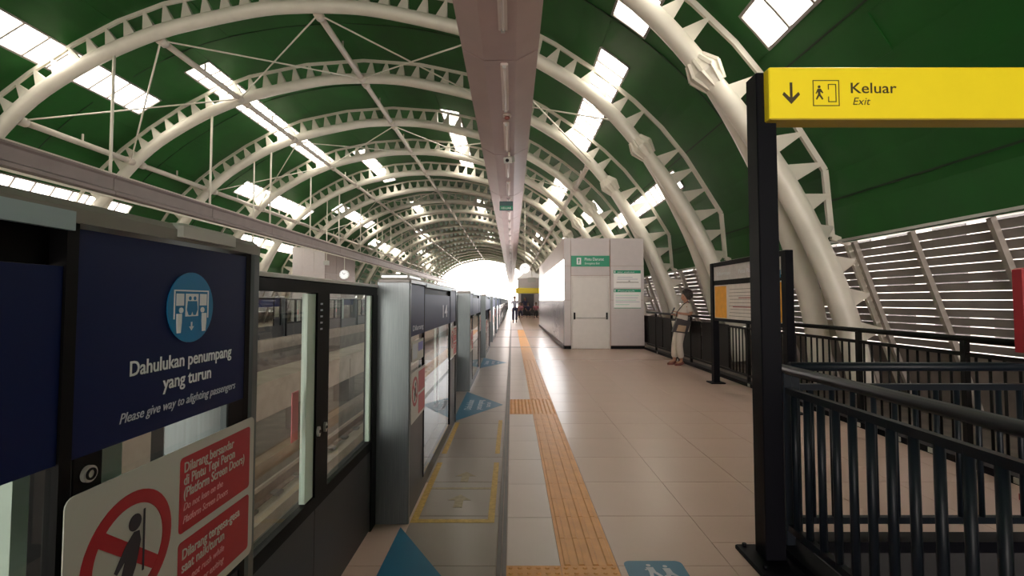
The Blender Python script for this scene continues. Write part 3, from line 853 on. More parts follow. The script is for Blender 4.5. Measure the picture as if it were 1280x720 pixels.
# extras of the second cabinet: notices
c1 = cabs[1]
fr1 = FR((-0.004, 0, 0), (0, 1, 0), (0, 0, 1))
st_ = plate('notice_sticker', fr1, rect(0.09, 0.49, 0.99, 1.13), 0, 0.002, M_sign_white, c1)
plate('notice_print', fr1, rect(0.11, 0.26, 1.01, 1.11), 0.002, 0.003, M_grey_print, st_)
plate('notice_print', fr1, rect(0.29, 0.47, 1.05, 1.11), 0.002, 0.003, mat('violet_print', (0.2, 0.2, 0.5), 0.5, noise=0.05), st_)
text('Dilarang', fr1, 0.10, 1.20, 0.05, M_grey_print, c1, 0.001, 'LEFT', 0.005, fit=0.38)
text('PSD 14', fr1, y0p-0.9, 1.25, 0.13, M_grey_print, c1, 0.001, 'LEFT', 0.005, fit=0.3) if False else None
text('14', FR((-0.007, 0, 0), (0, 1, 0), (0, 0, 1)), 1.45, 1.24, 0.17, M_grey_print, c1, 0.001, 'LEFT', 0.01, fit=0.32)
for c_ in cabs[1:]:
    c_['group'] = 'projecting cabinets of the near platform screen'

def make_bay():
    """recessed door bay, 1.88 m long; origin at its near end on X = -0.65"""
    t = thing('platform_screen_door', '-', 'platform door', (0, 0, 0), 'recessed glass doors of the near platform screen')
    L = 1.88; X = -0.21; m0, m1 = 0.915, 1.055
    MB().cbox(X-0.06, X, 0, L, 1.435, 1.485, 0.004).build('header_beam', M_black, t)
    MB().cbox(X-0.07, X+0.006, 0, L, 1.485, 1.502, 0.004).build('top_trim', M_silver, t)
    MB().box(X-0.05, X, 0.0, L, 0.49, 0.545).build('sill_rail', M_black, t)
    MB().box(X-0.05, X+0.003, m0, m1, 0.545, 1.435).build('centre_stile', M_black, t)
    MB().box(X-0.05, X+0.003, L-0.10, L, 0.0, 1.435).build('end_stile', M_black, t)
    MB().box(X-0.05, X+0.003, 0, 0.05, 0.0, 1.435).build('end_stile', M_black, t)
    f = FR((X, 0, 0), (0, 1, 0), (0, 0, 1))
    plate('lower_panel', f, rect(0.052, 0.93, 0.012, 0.488), -0.03, -0.004, M_panel, t)
    plate('lower_panel', f, rect(0.936, L-0.102, 0.012, 0.488), -0.03, -0.004, M_panel, t)
    plate('glass_pane', f, rect(0.05, m0, 0.545, 1.435), -0.022, -0.014, M_glass, t)
    plate('glass_pane', f, rect(m1, L-0.1, 0.545, 1.435), -0.022, -0.014, M_glass, t)
    plate('glass_edge_strip', f, rect(m0-0.085, m0-0.002, 0.55, 1.43), -0.03, -0.006, M_greenedge, t)
    plate('glass_edge_strip', f, rect(L-0.135, L-0.102, 0.55, 1.43), -0.03, -0.006, M_greenedge, t)
    for y in (m0+0.018, m0+0.095):
        k = plate('door_knob', f, [(y+0.012*math.cos(a), 0.825+0.022*math.sin(a)) for a in [2*PI*i/20 for i in range(20)]], 0.003, 0.014, M_silver, t)
        ring_plate('knob_ring', f, y, 0.825, 0.007, 0.004, 0.014, 0.016, M_black, k, 16)
    for i in range(5):
        plate('small_label', f, rect(m0+0.03, m0+0.055, 1.27+0.028*i, 1.278+0.028*i), 0.003, 0.004, M_grey_print, t)
    plate('pink_sticker', f, rect(m0-0.18, m0-0.12, 0.83, 1.03), -0.026, -0.023, M_fluor, t)
    return t
protoB = make_bay(); protoB.location = (-0.65, 1.25, 0)
protoB['label'] = 'nearest glass platform door, between the navy cabinet and the brushed steel end'
bays = [protoB]
bn = ['', 'second glass platform door, recessed behind the pale blue floor triangle']
for k in range(1, 20):
    bays.append(dup(protoB, (-0.65, 1.25+PX*k, 0), 0, bn[k] if k < 2 else '%s recessed platform door counted from the left edge, along the near track' % nth(k)))
# the row on the opposite platform (same modules turned round)
protoC2 = make_cabinet(0)
protoC2['group'] = 'cabinets of the opposite platform screen'
protoC2.location = (2*RX+0.65, 6.0, 0); protoC2.rotation_euler = (0, 0, PI); protoC2['label'] = 'first screen cabinet on the opposite platform, seen through the near glass'
for k in range(1, 19):
    dup(protoC2, (2*RX+0.65, 6.0+PX*k, 0), PI, '%s screen cabinet on the opposite platform, counted from the left' % nth(k))
for k in range(0, 19):
    o = dup(protoB, (2*RX+0.65, 7.88+PX*k, 0), PI, '%s recessed door on the opposite platform, counted from the left' % nth(k), 'recessed doors of the opposite platform screen')

# ------------------------------------------------------------ floor markings
FLF = lambda x, y: FR((x, y, 0), (0, 1, 0), (-1, 0, 0))
def triangle(yc, label, k):
    me = MB().prism([(-0.69, yc-0.93), (-0.12, yc), (-0.69, yc+0.93)], (0, 0, 0.0012), (1, 0, 0), (0, 1, 0), (0, 0, 0.001))
    t = me.build('floor_triangle', M_blue_floor); tag(t, label, 'floor marking', 'blue floor triangles beside the screen doors')
    f = FR((0, yc, 0.0022), (0, 1, 0), (-1, 0, 0))
    text('Dahulukan', f, 0, 0.53, 0.13, M_grey_print, t, 0.0004, 'CENTER', 0.01, fit=0.62)
    text('penumpang', f, 0, 0.40, 0.12, M_grey_print, t, 0.0004, 'CENTER', 0.01, fit=0.60)
    text('turun', f, 0, 0.29, 0.10, M_grey_print, t, 0.0004, 'CENTER', 0.0, fit=0.30)
triangle(2.16, 'nearest blue triangle sticker on the floor, at the bottom edge', 0)
triangle(6.66, 'second blue triangle sticker on the floor, beside the second steel column', 1)
triangle(11.16, 'third blue triangle sticker on the floor, small and far along the screen', 2)
def tape(label, boxes, m, cat='floor marking', g='yellow floor lines beside the second screen cabinet'):
    b = MB()
    for (x0, x1, y0, y1) in boxes: b.box(x0, x1, y0, y1, 0.0008, 0.0018)
    return tag(b.build('floor_line', m), label, cat, g)
tape('near yellow floor bracket running along the foot of the second screen cabinet', [(-0.645, -0.60, 3.15, 4.3), (-0.60, -0.155, 3.15, 3.20), (-0.155, -0.112, 3.15, 4.3)], M_yellow_tape)
tape('far broken yellow floor lines before the second blue triangle', [(-0.645, -0.60, 4.55, 5.7), (-0.155, -0.112, 4.55, 5.8)], M_yellow_tape)
tape('faint inner yellow floor line across the bracket', [(-0.60, -0.155, 3.70, 3.735)], M_yellow_faint)
def arrow_mark(y, label):
    b = MB(); b.prism([(-0.03, 0), (-0.03, 0.12), (-0.08, 0.12), (0, 0.22), (0.08, 0.12), (0.03, 0.12), (0.03, 0)], (-0.37, y, 0.0008), (1, 0, 0), (0, 1, 0), (0, 0, 0.001))
    tag(b.build('floor_arrow', M_yellow_faint), label, 'floor marking', 'faded yellow arrows inside the floor bracket')
arrow_mark(3.38, 'faded yellow floor arrow nearer the bottom of the picture')
arrow_mark(3.85, 'faded yellow floor arrow beyond the faint inner line')
ps = tag(MB().prism(rrect(0.595, 0.905, 2.38, 2.695, 0.035), (0, 0, 0.0008), (1, 0, 0), (0, 1, 0), (0, 0, 0.0015)).build('priority_floor_sign', M_blue_floor), 'rounded blue priority sticker beside the orange tactile path', 'floor marking')
f = FR((0.75, 2.52, 0.0023), (1, 0, 0), (0, 1, 0))
for (x, hd) in ((-0.03, 0.13), (0.055, 0.12)):
    plate('white_figure', f, circ(x, hd, 0.012, 14), 0, 0.0006, M_grey_print, ps)
    plate('white_figure', f, [(x-0.02, hd-0.018), (x+0.02, hd-0.018), (x+0.024, hd-0.06), (x+0.05, hd-0.10), (x+0.035, hd-0.11), (x+0.008, hd-0.07), (x-0.004, hd-0.13), (x-0.02, hd-0.13), (x-0.012, hd-0.06)], 0, 0.0006, M_grey_print, ps)
plate('white_figure', f, [(-0.06, 0.09), (-0.03, 0.105), (-0.025, 0.098), (-0.055, 0.082)], 0, 0.0006, M_grey_print, ps)
ring_plate('wheel_ring', f, 0.06, 0.0, 0.045, 0.036, 0, 0.0006, M_grey_print, ps, 30)

# ------------------------------------------------------------ hanging duct over the platform
du = thing('ceiling_duct', 'long pinkish grey duct hanging along the middle of the vault', 'duct', (0, 0, H), None)
ZB, ZM, ZT = 3.05, 3.20, 3.72
prof = [(-0.355, ZB), (0.05, ZB), (0.335, ZM), (0.335, ZT), (-0.635, ZT), (-0.635, ZM)]
y = -1.9
while y < 86:
    MB().prism(prof, (0, y+0.018, 0), (1, 0, 0), (0, 0, 1), (0, 3.964, 0)).build('duct_section', M_duct, du); y += 4.0
inner = [(-0.34, ZB+0.045), (0.03, ZB+0.045), (0.30, ZM+0.03), (0.30, ZT-0.03), (-0.60, ZT-0.03), (-0.60, ZM+0.03)]
MB().prism(inner, (0, -1.85, 0), (1, 0, 0), (0, 0, 1), (0, 87.9, 0)).build('duct_core', M_black, du)
for n in range(21):
    yh = 8+4*n; b = MB()
    b.tube([(-0.15, yh, ZT-0.02), (-0.15, yh, 6.6)], 0.025, 6); b.build('hanger_rod', M_steel, du)
for i in range(22):
    y = 6.15+2.08*(i-1) if i else 3.85
    tl = thing('tube_light', '%s narrow pale batten light under the duct, counted from the top of the picture' % (ORD[i] if i < 21 else 'last'), 'light', (-0.10, y, H+ZB), 'batten lights under the hanging duct')
    MB().cbox(-0.05, 0.05, 0, 1.5, -0.035, 0.0, 0.008).build('housing', M_tube, tl)
    MB().tube([(0, 0.04, -0.045), (0, 1.46, -0.045)], 0.016, 8).build('lamp_tube', M_tube, tl)
    for yy_ in (0.0, 1.46): MB().box(-0.022, 0.022, yy_, yy_+0.04, -0.065, -0.03).build('lamp_holder', M_silver, tl)
sm = thing('ceiling_speaker', 'small round fitting under the duct between batten lights', 'detector', (-0.08, 7.92, H+ZB))
MB().tube([(0, 0, 0), (0, 0, -0.03)], 0.07, 16).build('base_ring', M_tube, sm)
MB().ball((0, 0, -0.05), 0.045, 0.045, 0.035).build('dome', M_shoe, sm)
wb = thing('white_camera_box', 'white tilted camera box hung under the duct', 'camera', (-0.06, 9.95, H+ZB))
MB().tube([(0, 0, 0), (0, 0, -0.12)], 0.02, 8).build('stem', M_steel, wb)
b = MB(); b.bar((-0.03, -0.12, -0.20), (0.03, 0.10, -0.11), 0.17, 0.12); b.build('body', M_sign_white, wb)
MB().tube([(-0.034, -0.13, -0.204), (-0.038, -0.16, -0.212)], 0.035, 12).build('lens', M_black, wb)
es = thing('hanging_exit_sign', 'small dark teal sign hanging under the far duct', 'sign', (-0.17, 14.4, H+ZB))
for x in (-0.14, 0.14): MB().tube([(x, 0, 0), (x, 0, -0.11)], 0.01, 6).build('hanger', M_steel, es)
MB().cbox(-0.2, 0.2, -0.04, 0.04, -0.38, -0.11, 0.005).build('sign_box', M_tealsign, es)
f = FR((0, -0.04, 0), (1, 0, 0), (0, 0, 1))
plate('sign_face', f, rect(-0.19, 0.19, -0.36, -0.25), 0, 0.004, M_greensign, es)
text('KELUAR', f, 0, -0.34, 0.08, M_white_print, es, 0.005, 'CENTER', 0.01)

# left hanging beam
hb = thing('hanging_beam', 'brown cable beam hung on rods along the left of the vault', 'beam', (-9.95, 0, H-0.1))
y = 4.0
while y < 78:
    MB().prism([(-0.16, 2.72), (0.16, 2.72), (0.16, 2.80), (0.10, 2.84), (0.10, 3.12), (0.16, 3.16), (0.16, 3.24), (-0.16, 3.24), (-0.16, 3.16), (-0.10, 3.12), (-0.10, 2.84), (-0.16, 2.80)], (0, y+0.01, 0), (1, 0, 0), (0, 0, 1), (0, 3.98, 0)).build('beam_section', M_beam, hb); y += 4
MB().box(0.16, 0.19, 4, 78, 3.20, 3.23).build('cable_trim', M_purlin, hb)
MB().tube([(0.05, 4, 2.66), (0.05, 78, 2.66)], 0.03, 8).build('conduit', M_steel, hb)
for n in range(1, 18):
    y = 8+4*n; z = lerpx(PIPE_H, 5.01)
    MB().tube([(0, y, 3.2), (0, y, z+0.08)], 0.035, 8).build('hanger_rod', M_steel, hb)
for n in (3, 5, 8):
    y = 8+4*n; z = lerpx(PIPE_H, 5.7)
    t = thing('ceiling_rod', 'thin rod dropping beyond the left beam, %s' % {3: 'the one nearest the blue cabinet', 5: 'over the opposite pale block', 8: 'far down the vault'}[n], 'rod', (RX-5.7, y, H), 'thin rods dropping beyond the left beam')
    MB().tube([(0, 0, 2.3), (0, 0, z)], 0.03, 8).build('rod', M_steel, t)
    MB().cbox(-0.12, 0.12, -0.15, 0.15, 2.05, 2.3, 0.02).build('lamp_head', M_sign_white, t)

# ------------------------------------------------------------ yellow exit sign on black posts
sg_ = thing('exit_sign', 'large yellow Keluar exit sign on black posts beside the stair railing', 'sign', (1.405, 2.72, 0))
for dx, nm in ((0, 'left'), (2.36, 'right')):
    b = MB(); b.cbox(dx-0.055, dx+0.055, -0.06, 0.06, 0.02, 2.665, 0.006); b.build('post', M_post, sg_)
    b = MB(); b.cbox(dx-0.14, dx+0.20, -0.20, 0.12, 0.0, 0.022, 0.005); b.build('base_plate', M_post, sg_)
    b = MB()
    for x in (-0.1, 0.1):
        for yy_ in (-0.14, 0.09): b.tube([(dx+x, yy_, 0.02), (dx+x, yy_, 0.04)], 0.012, 6)
    b.build('anchor_bolt', M_post, sg_)
sx0 = 0.0; sb = MB().cbox(-0.012, 2.40, -0.115, 0.015, 2.385, 2.668, 0.006).build('sign_box', M_yellow, sg_)
MB().box(-0.008, 2.396, -0.110, 0.010, 2.379, 2.386).build('sign_underside', M_yellow_under, sg_)
FS = FR((1.405, 2.604, 0), (1, 0, 0), (0, 0, 1))
f = FR((0, -0.1155, 0), (1, 0, 0), (0, 0, 1))
YS = 2.604; kx = YS/612.0*1.02
def sx(px): return (px-640)*kx-1.405
def sz(py): return H+(376-py)*YS/612.0*1.013
def sp_(pts, m, nm='sign_print'): return plate(nm, f, [(sx(a), sz(b)) for a, b in pts], 0, 0.0015, m, sg_)
sp_([(986.4, 102), (989.6, 102), (989.6, 121), (997, 114), (999, 117.5), (988, 129.5), (977, 117.5), (979, 114), (986.4, 121)], M_brownprint, 'down_arrow')
for q in (((1015, 99), (1048, 99), (1048, 100), (1015, 100)), ((1015, 131), (1048, 131), (1048, 132), (1015, 132)), ((1015, 99), (1016, 99), (1016, 132), (1015, 132)), ((1047, 99), (1048, 99), (1048, 132), (1047, 132)),
          ((1034, 104), (1044, 104), (1044, 105), (1034, 105)), ((1034, 126), (1044, 126), (1044, 127), (1034, 127)), ((1043.2, 104), (1044.2, 104), (1044.2, 127), (1043.2, 127)), ((1034, 104), (1035, 104), (1035, 111), (1034, 111)), ((1034, 120), (1035, 120), (1035, 127), (1034, 127))):
    sp_(q, M_brownprint, 'pictogram_line')
sp_([(1023+1.8*math.cos(a), 107.5+1.8*math.sin(a)) for a in [2*PI*i/12 for i in range(12)]], M_brownprint, 'running_figure')
sp_([(1021, 110), (1025, 110), (1028, 115), (1027, 116), (1024.5, 113.5), (1024.5, 117), (1028, 123), (1026.5, 124), (1023, 119), (1020, 124), (1018.6, 123), (1021.5, 117), (1021, 113.5), (1019.5, 116.5), (1018.4, 116)], M_brownprint, 'running_figure')
text('Keluar', f, sx(1061), sz(115.5), 0.082, M_brownprint, sg_, 0.001, 'LEFT', 0.008, fit=57*kx)
text('Exit', f, sx(1063.5), sz(130.5), 0.058, M_brownprint, sg_, 0.001, 'LEFT', 0.0, 0.25, fit=22*kx)

# ------------------------------------------------------------ stair well and its railings
sw = struct('stair_well')
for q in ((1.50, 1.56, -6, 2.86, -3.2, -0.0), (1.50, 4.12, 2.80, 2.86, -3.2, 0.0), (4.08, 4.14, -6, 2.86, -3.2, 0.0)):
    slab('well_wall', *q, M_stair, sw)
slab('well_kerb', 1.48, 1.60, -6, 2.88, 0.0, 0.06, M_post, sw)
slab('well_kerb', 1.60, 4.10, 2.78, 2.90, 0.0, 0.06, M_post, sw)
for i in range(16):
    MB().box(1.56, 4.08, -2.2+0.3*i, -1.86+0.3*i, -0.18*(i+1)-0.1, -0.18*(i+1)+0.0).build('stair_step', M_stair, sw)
def railing(name, label, p0, p1, m, bar_r=0.015, pitch=0.11, top=1.04, sub=0.92, cat='railing', tr=0.026, solid=None, posts=None, bars_to=None):
    p0, p1 = V(p0), V(p1); t = (p1-p0).normalized(); L = (p1-p0).length
    R = thing(name, label, cat, tuple(p0))
    MB().tube([t*0+V((0, 0, top)), t*L+V((0, 0, top))], tr, 12).build('handrail', m, R)
    MB().bar(V((0, 0, sub)), t*L+V((0, 0, sub)), 0.035, 0.035).build('upper_rail', m, R)
    MB().bar(V((0, 0, 0.10)), t*L+V((0, 0, 0.10)), 0.035, 0.035).build('lower_rail', m, R)
    n = int(L/pitch)
    me = MB().tube([(0, 0, 0.105), (0, 0, sub)], bar_r, 8).mesh('baluster', m)
    skip = solid or []
    for i in range(1, n+1):
        q = i*pitch
        if q > L-0.03 or any(a <= q <= b for a, b in skip): continue
        o = ob('baluster', me, R); o.location = t*q
    pm = MB().cbox(-0.025, 0.025, -0.025, 0.025, 0.0, top-0.01, 0.004).mesh('post', m)
    for q in (posts if posts is not None else [0.03]+[1.3*k for k in range(1, int(L/1.3)+1)]):
        o = ob('post', pm, R); o.location = t*q
    for a, b in skip:
        n2 = max(1, round((b-a)/1.2)); st = (b-a)/n2
        for k in range(n2):
            MB().bar(t*(a+st*k+0.03)+V((0, 0, 0.52)), t*(a+st*(k+1)-0.03)+V((0, 0, 0.52)), 0.02, 0.78).build('solid_panel', m, R)
    return R
railing('stair_railing', 'nearest dark blue-grey railing, running along the left edge of the stair opening', (1.535, 2.80, 0.055), (1.535, -0.6, 0.055), M_rail, 0.0185, 0.113, 0.96, 0.845, posts=[0.03, 2.35], tr=0.027)
railing('stair_railing', 'dark blue-grey railing across the far end of the stair opening', (1.60, 2.845, 0.055), (4.05, 2.845, 0.055), M_rail, 0.0145, 0.12, 0.965, 0.85, posts=[0.02, 2.40], tr=0.026)
fr_rail = railing('platform_railing', 'long dark brown railing along the right edge of the platform', (3.92, 2.96, 0.06), (3.92, 14.24, 0.06), M_railfar, 0.0115, 0.12, 1.01, 0.88, solid=[(5.9, 12.4)], tr=0.026)
kb = tag(MB().box(3.84, 4.0, 2.92, 14.26, 0.0, 0.06).build('railing_kerb', M_post), 'dark kerb under the long right-hand railing', 'kerb')
for i, y in enumerate((3.77, 4.54, 4.93, 5.49, 7.1, 8.0, 11.4, 13.0)):
    tag(MB().cbox(3.832, 3.84, y-0.035, y+0.035, 0.01, 0.055, 0.001).build('kerb_marker', M_sign_white), '%s small white plate on the right kerb, counted from the stair' % ORD[i], 'marker', 'small white plates on the right kerb')

# red stand at right edge
rs = thing('red_fire_stand', 'red fire point stand cut by the right edge behind the stair railing', 'fire point', (3.70, 3.42, 0))
MB().cbox(-0.13, 0.13, -0.10, 0.10, 0.0, 0.05, 0.01).build('base_plate', M_red, rs)
MB().tube([(0, 0, 0.05), (0, 0, 1.05)], 0.03, 12).build('pole', M_red, rs)
b = MB().cbox(-0.17, 0.17, -0.045, 0.045, 1.04, 1.63, 0.012).build('cabinet_panel', M_red, rs)
f = FR((0, -0.046, 0), (1, 0, 0), (0, 0, 1))
plate('print_square', f, rect(-0.13, -0.06, 1.50, 1.56), 0, 0.002, M_tan, rs)
plate('print_square', f, rect(-0.03, 0.13, 1.50, 1.56), 0, 0.002, M_sign_white, rs)

# ------------------------------------------------------------ information board
ib = thing('information_board', 'black framed information board with orange columns and pale map', 'notice board', (3.48, 6.18, 0))
for y in (0, 2.24):
    MB().cbox(-0.05, 0.05, y-0.055, y+0.055, 0.0, 2.04, 0.005).build('post', M_post, ib)
    MB().cbox(-0.12, 0.12, y-0.12, y+0.12, 0, 0.02, 0.004).build('base_plate', M_post, ib)
MB().box(-0.035, 0.04, 0.055, 2.185, 1.97, 2.04).build('top_frame', M_post, ib)
MB().box(-0.035, 0.04, 0.055, 2.185, 1.06, 1.11).build('bottom_frame', M_post, ib)
f = FR((-0.022, 2.185, 0), (0, -1, 0), (0, 0, 1))
def ip(nm, a, b, z0, z1, m, c=0.0): return plate(nm, f, rect(a, b, z0, z1), c-0.03 if c == 0 else c-0.002, c, m, ib)
ip('back_sheet', 0, 2.13, 1.11, 1.97, M_mapboard)
ip('header_strip', 0.0, 2.13, 1.74, 1.97, M_maphead, 0.004)
ip('header_bar', 0.0, 2.13, 1.66, 1.74, M_black, 0.004)
ip('orange_column', 0.03, 0.47, 1.12, 1.64, M_orangeboard, 0.004)
ip('orange_column', 1.88, 2.10, 1.12, 1.64, M_orangeboard, 0.004)
for i in range(9): ip('map_line', 0.56+0.02*(i % 3), 1.70-0.1*(i % 4), 1.16+0.052*i, 1.166+0.052*i, M_concrete_d, 0.006)
for (a, b_, z) in ((0.7, 1.3, 1.30), (0.9, 1.6, 1.44)): ip('map_route', a, b_, z, z+0.012, M_red, 0.007)
text('Informasi', f, 0.12, 1.82, 0.09, M_white_print, ib, 0.006, 'LEFT', 0.005, fit=0.5)
text('Peta Rute', f, 0.9, 1.82, 0.09, M_white_print, ib, 0.006, 'LEFT', 0.005, fit=0.5)
ip('blue_map_patch', 1.90, 2.08, 1.70, 1.80, M_cyan, 0.006)


# ------------------------------------------------------------ white emergency exit block
wbk = thing('exit_block', 'white panelled block with an emergency exit door in the middle of the platform', 'building', (1.52, 14.3, 0))
MB().box(0.02, 2.33, 0.03, 0.25, 0, 3.20).build('core', M_joint, wbk)
MB().box(0.02, 0.25, 0.25, 13.0, 2.62, 3.20).build('core', M_joint, wbk)
MB().box(0.02, 2.33, 12.8, 13.0, 0, 3.20).build('core', M_joint, wbk)
MB().box(0.02, 2.33, 0.03, 13.0, 3.18, 3.22).build('flat_roof', M_wallpanel, wbk)
MB().box(2.25, 2.33, 0.25, 13.0, 0, 3.20).build('core', M_wallpanel, wbk)
def wp(x0, x1, z0, z1, m=M_wallpanel, nm='wall_panel', y=0.0, th=0.03): return MB().cbox(x0+0.006, x1-0.006, y, y+th, z0+0.006, z1-0.006, 0.003).build(nm, m, wbk)
wp(0, 0.20, 0.10, 1.42); wp(0, 0.20, 1.42, 2.42); wp(0, 0.20, 2.42, 3.24)
wp(0.20, 1.34, 2.14, 2.42); wp(0.20, 1.34, 2.42, 3.24)
wp(1.36, 2.34, 0.10, 1.42); wp(1.36, 2.34, 1.42, 2.42); wp(1.36, 2.34, 2.42, 3.24)
MB().box(0.0, 0.20, 0.01, 0.03, 0.0, 0.09).build('plinth', M_black, wbk); MB().box(1.36, 2.34, 0.01, 0.03, 0.0, 0.09).build('plinth', M_black, wbk)
MB().box(0.205, 0.235, -0.01, 0.03, 0, 2.13).build('door_frame', M_door, wbk); MB().box(1.305, 1.335, -0.01, 0.03, 0, 2.13).build('door_frame', M_door, wbk)
MB().box(0.235, 1.305, -0.01, 0.03, 2.10, 2.13).build('door_frame', M_door, wbk)
dr = MB().cbox(0.24, 1.30, 0.0, 0.03, 0.01, 2.095, 0.003).build('door', M_door, wbk)
for x in (0.30, 1.24): MB().cbox(x-0.022, x+0.022, -0.06, 0.0, 0.86, 1.06, 0.006).build('latch_box', M_black, dr)
MB().tube([(0.32, -0.055, 0.90), (1.22, -0.055, 0.90)], 0.014, 8).build('push_bar', M_silver, dr)
f = FR((0, 0, 0), (1, 0, 0), (0, 0, 1))
gs = plate('emergency_sign', f, rect(0.21, 1.33, 2.40, 2.72), 0.004, 0.02, M_greensign, wbk); gs['label'] = 'green sign reading Pintu Darurat over the door'
plate('white_pictogram', f, rrect(0.37, 0.50, 2.46, 2.66, 0.01), 0.02, 0.022, M_white_print, gs)
plate('green_figure', f, [(0.42, 2.49), (0.445, 2.49), (0.45, 2.55), (0.465, 2.60), (0.44, 2.63), (0.425, 2.63), (0.41, 2.58), (0.425, 2.56)], 0.022, 0.024, M_greensign, gs)
text('Pintu Darurat', f, 0.60, 2.575, 0.12, M_white_print, gs, 0.022, 'LEFT', 0.012, fit=0.56)
text('Emergency Exit', f, 0.60, 2.465, 0.085, M_white_print, gs, 0.022, 'LEFT', 0.0, 0.2, fit=0.44)
def poster(z0, z1, label, lines, hdr):
    p = plate('poster', f, rect(1.45, 2.24, z0, z1), 0.004, 0.014, M_poster, wbk); p['label'] = label
    plate('poster_header', f, rect(1.45, 2.24, z1-0.09, z1), 0.014, 0.017, M_greensign, p)
    plate('header_mark', f, rect(1.47, 1.50, z1-0.075, z1-0.015), 0.017, 0.019, M_white_print, p)
    text(hdr, f, 1.56, z1-0.068, 0.055, M_white_print, p, 0.018, 'LEFT', 0.004, fit=0.5)
    for (a, b_, z, m) in lines: plate('poster_line', f, rect(a, b_, z, z+0.018), 0.014, 0.016, m, p)
poster(1.78, 2.29, 'upper white poster with green header and route line', [(1.55, 2.15, 2.02, M_grey_print), (1.53, 2.18, 1.93, M_concrete_d), (1.56, 2.0, 2.08, M_grey_print), (1.88, 1.93, 1.97, M_blackprint)], 'Jalur evakuasi')
poster(1.18, 1.74, 'lower mint poster with green header', [(1.5, 2.18, 1.55, M_mint), (1.5, 2.15, 1.48, M_grey_print), (1.5, 2.1, 1.41, M_mint), (1.5, 2.2, 1.36, M_grey_print), (1.5, 1.9, 1.28, M_mint), (1.45, 2.24, 1.18, M_greensign)], 'Petunjuk')
text('PD', f, 1.82, 0.33, 0.05, M_grey_print, wbk, 0.003)
# side of the block facing the platform centre: fascia, added glowing band standing in for outdoor glare, low panels
for k in range(4):
    ya = 0.05+3.2*k; MB().cbox(-0.01, 0.02, ya+0.01, ya+3.18, 2.62, 3.24, 0.004).build('fascia_panel', M_pink, wbk)
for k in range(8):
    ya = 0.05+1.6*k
    MB().cbox(0.0, 0.03, ya+0.01, ya+1.58, 1.42, 2.61, 0.003).build('glare_panel', M_glareglow, wbk)
    for yb_ in (ya, ya+0.8): MB().cbox(-0.01, 0.03, yb_+0.012, yb_+0.788, 0.12, 1.385, 0.006).build('side_panel', mat('pale_side_panel', (0.27, 0.255, 0.28), 0.22, noise=0.06), wbk)
MB().box(-0.03, 0.03, 0.05, 12.9, 0.0, 0.11).build('side_plinth', M_metalstrip, wbk)
MB().box(-0.02, 0.03, 0.05, 12.9, 1.39, 1.425).build('side_sill', M_silver, wbk)

M_brownpanel = mat('brown_side_panel', (0.24, 0.17, 0.15), 0.5, noise=0.05)
# opposite lift block
ob2 = thing('opposite_block', 'plain pale block on the opposite platform, above the near glass doors', 'building', (-13.4, 29.8, 0))
MB().box(0.03, 1.97, 0.03, 5.8, 0, 4.62).build('core', M_pink, ob2)
for i in range(3):
    for j, (za, zb) in enumerate(((0.05, 1.5), (1.5, 3.1), (3.1, 4.68))):
        MB().cbox(0.66*i+0.008, 0.66*i+0.652, 0, 0.03, za, zb-0.01, 0.004).build('wall_panel', M_wallpanel, ob2)
        MB().cbox(1.97, 2.0, 0.03+1.9*i, 1.9*i+1.9, za, zb-0.01, 0.004).build('side_panel', M_brownpanel, ob2)

# clocks
def clock(name, label, loc, R, rod):
    c = thing(name, label, 'clock', loc, 'round white platform clocks')
    MB().tube([(0, -0.05, 0), (0, 0.05, 0)], R, 28).build('clock_case', M_silver, c)
    f = FR((0, -0.05, 0), (1, 0, 0), (0, 0, 1))
    fc = plate('clock_face', f, circ(0, 0, R*0.93, 28), 0, 0.006, M_clock, c)
    plate('hour_hand', f, [(-0.012, 0), (0.012, 0), (0.08, 0.09), (0.065, 0.10)], 0.006, 0.010, M_blackprint, fc)
    plate('minute_hand', f, [(-0.01, 0), (0.01, 0), (-0.10, 0.14), (-0.115, 0.13)], 0.006, 0.010, M_blackprint, fc)
    for k in range(12):
        a = PI/6*k; plate('hour_mark', f, [(R*0.82*math.cos(a)+0.012*s1, R*0.82*math.sin(a)+0.012*s2) for s1, s2 in ((-1,-1),(1,-1),(1,1),(-1,1))], 0.006, 0.009, M_blackprint, fc)
    MB().tube([(0, 0, R*0.9), (0, 0, rod)], 0.025, 8).build('hanger', M_steel, c)
clock('platform_clock', 'round white clock hanging over the middle of the platform', (0.74, 28.0, H+1.85), 0.30, 4.02)
clock('platform_clock', 'round white clock over the opposite platform, beside the pale block', (-9.95, 29.0, H+1.55), 0.28, 1.2)

# far end: structures, signs
fk = thing('far_stair_block', 'distant pale grey block with a yellow sign at the end of the platform', 'building', (0.55, 46, 0))
MB().cbox(0.0, 2.6, 0, 3.0, 0, 3.5, 0.02).build('body', M_wallpanel, fk)
MB().cbox(-0.2, 2.6, -0.12, 0.0, 2.1, 2.6, 0.02).build('yellow_sign', M_yellow, fk)
MB().cbox(0.3, 1.5, -0.05, 0.0, 0.02, 2.05, 0.01).build('doorway', M_panel, fk)
MB().prism([(-0.1, 3.5), (2.7, 3.5), (1.0, 4.4)], (0, 0, 0), (1, 0, 0), (0, 0, 1), (0, 3, 0)).build('gable', M_silver, fk)
ws = thing('small_white_sign', 'small white sign hanging far down the platform, left of the glowing glare panels', 'sign', (1.45, 36, H+1.35))
MB().cbox(-0.3, 0.3, -0.04, 0.04, 0, 0.35, 0.01).build('sign_box', M_sign_white, ws)
MB().tube([(0, 0, 0.35), (0, 0, 5.0)], 0.02, 6).build('hanger', M_steel, ws)

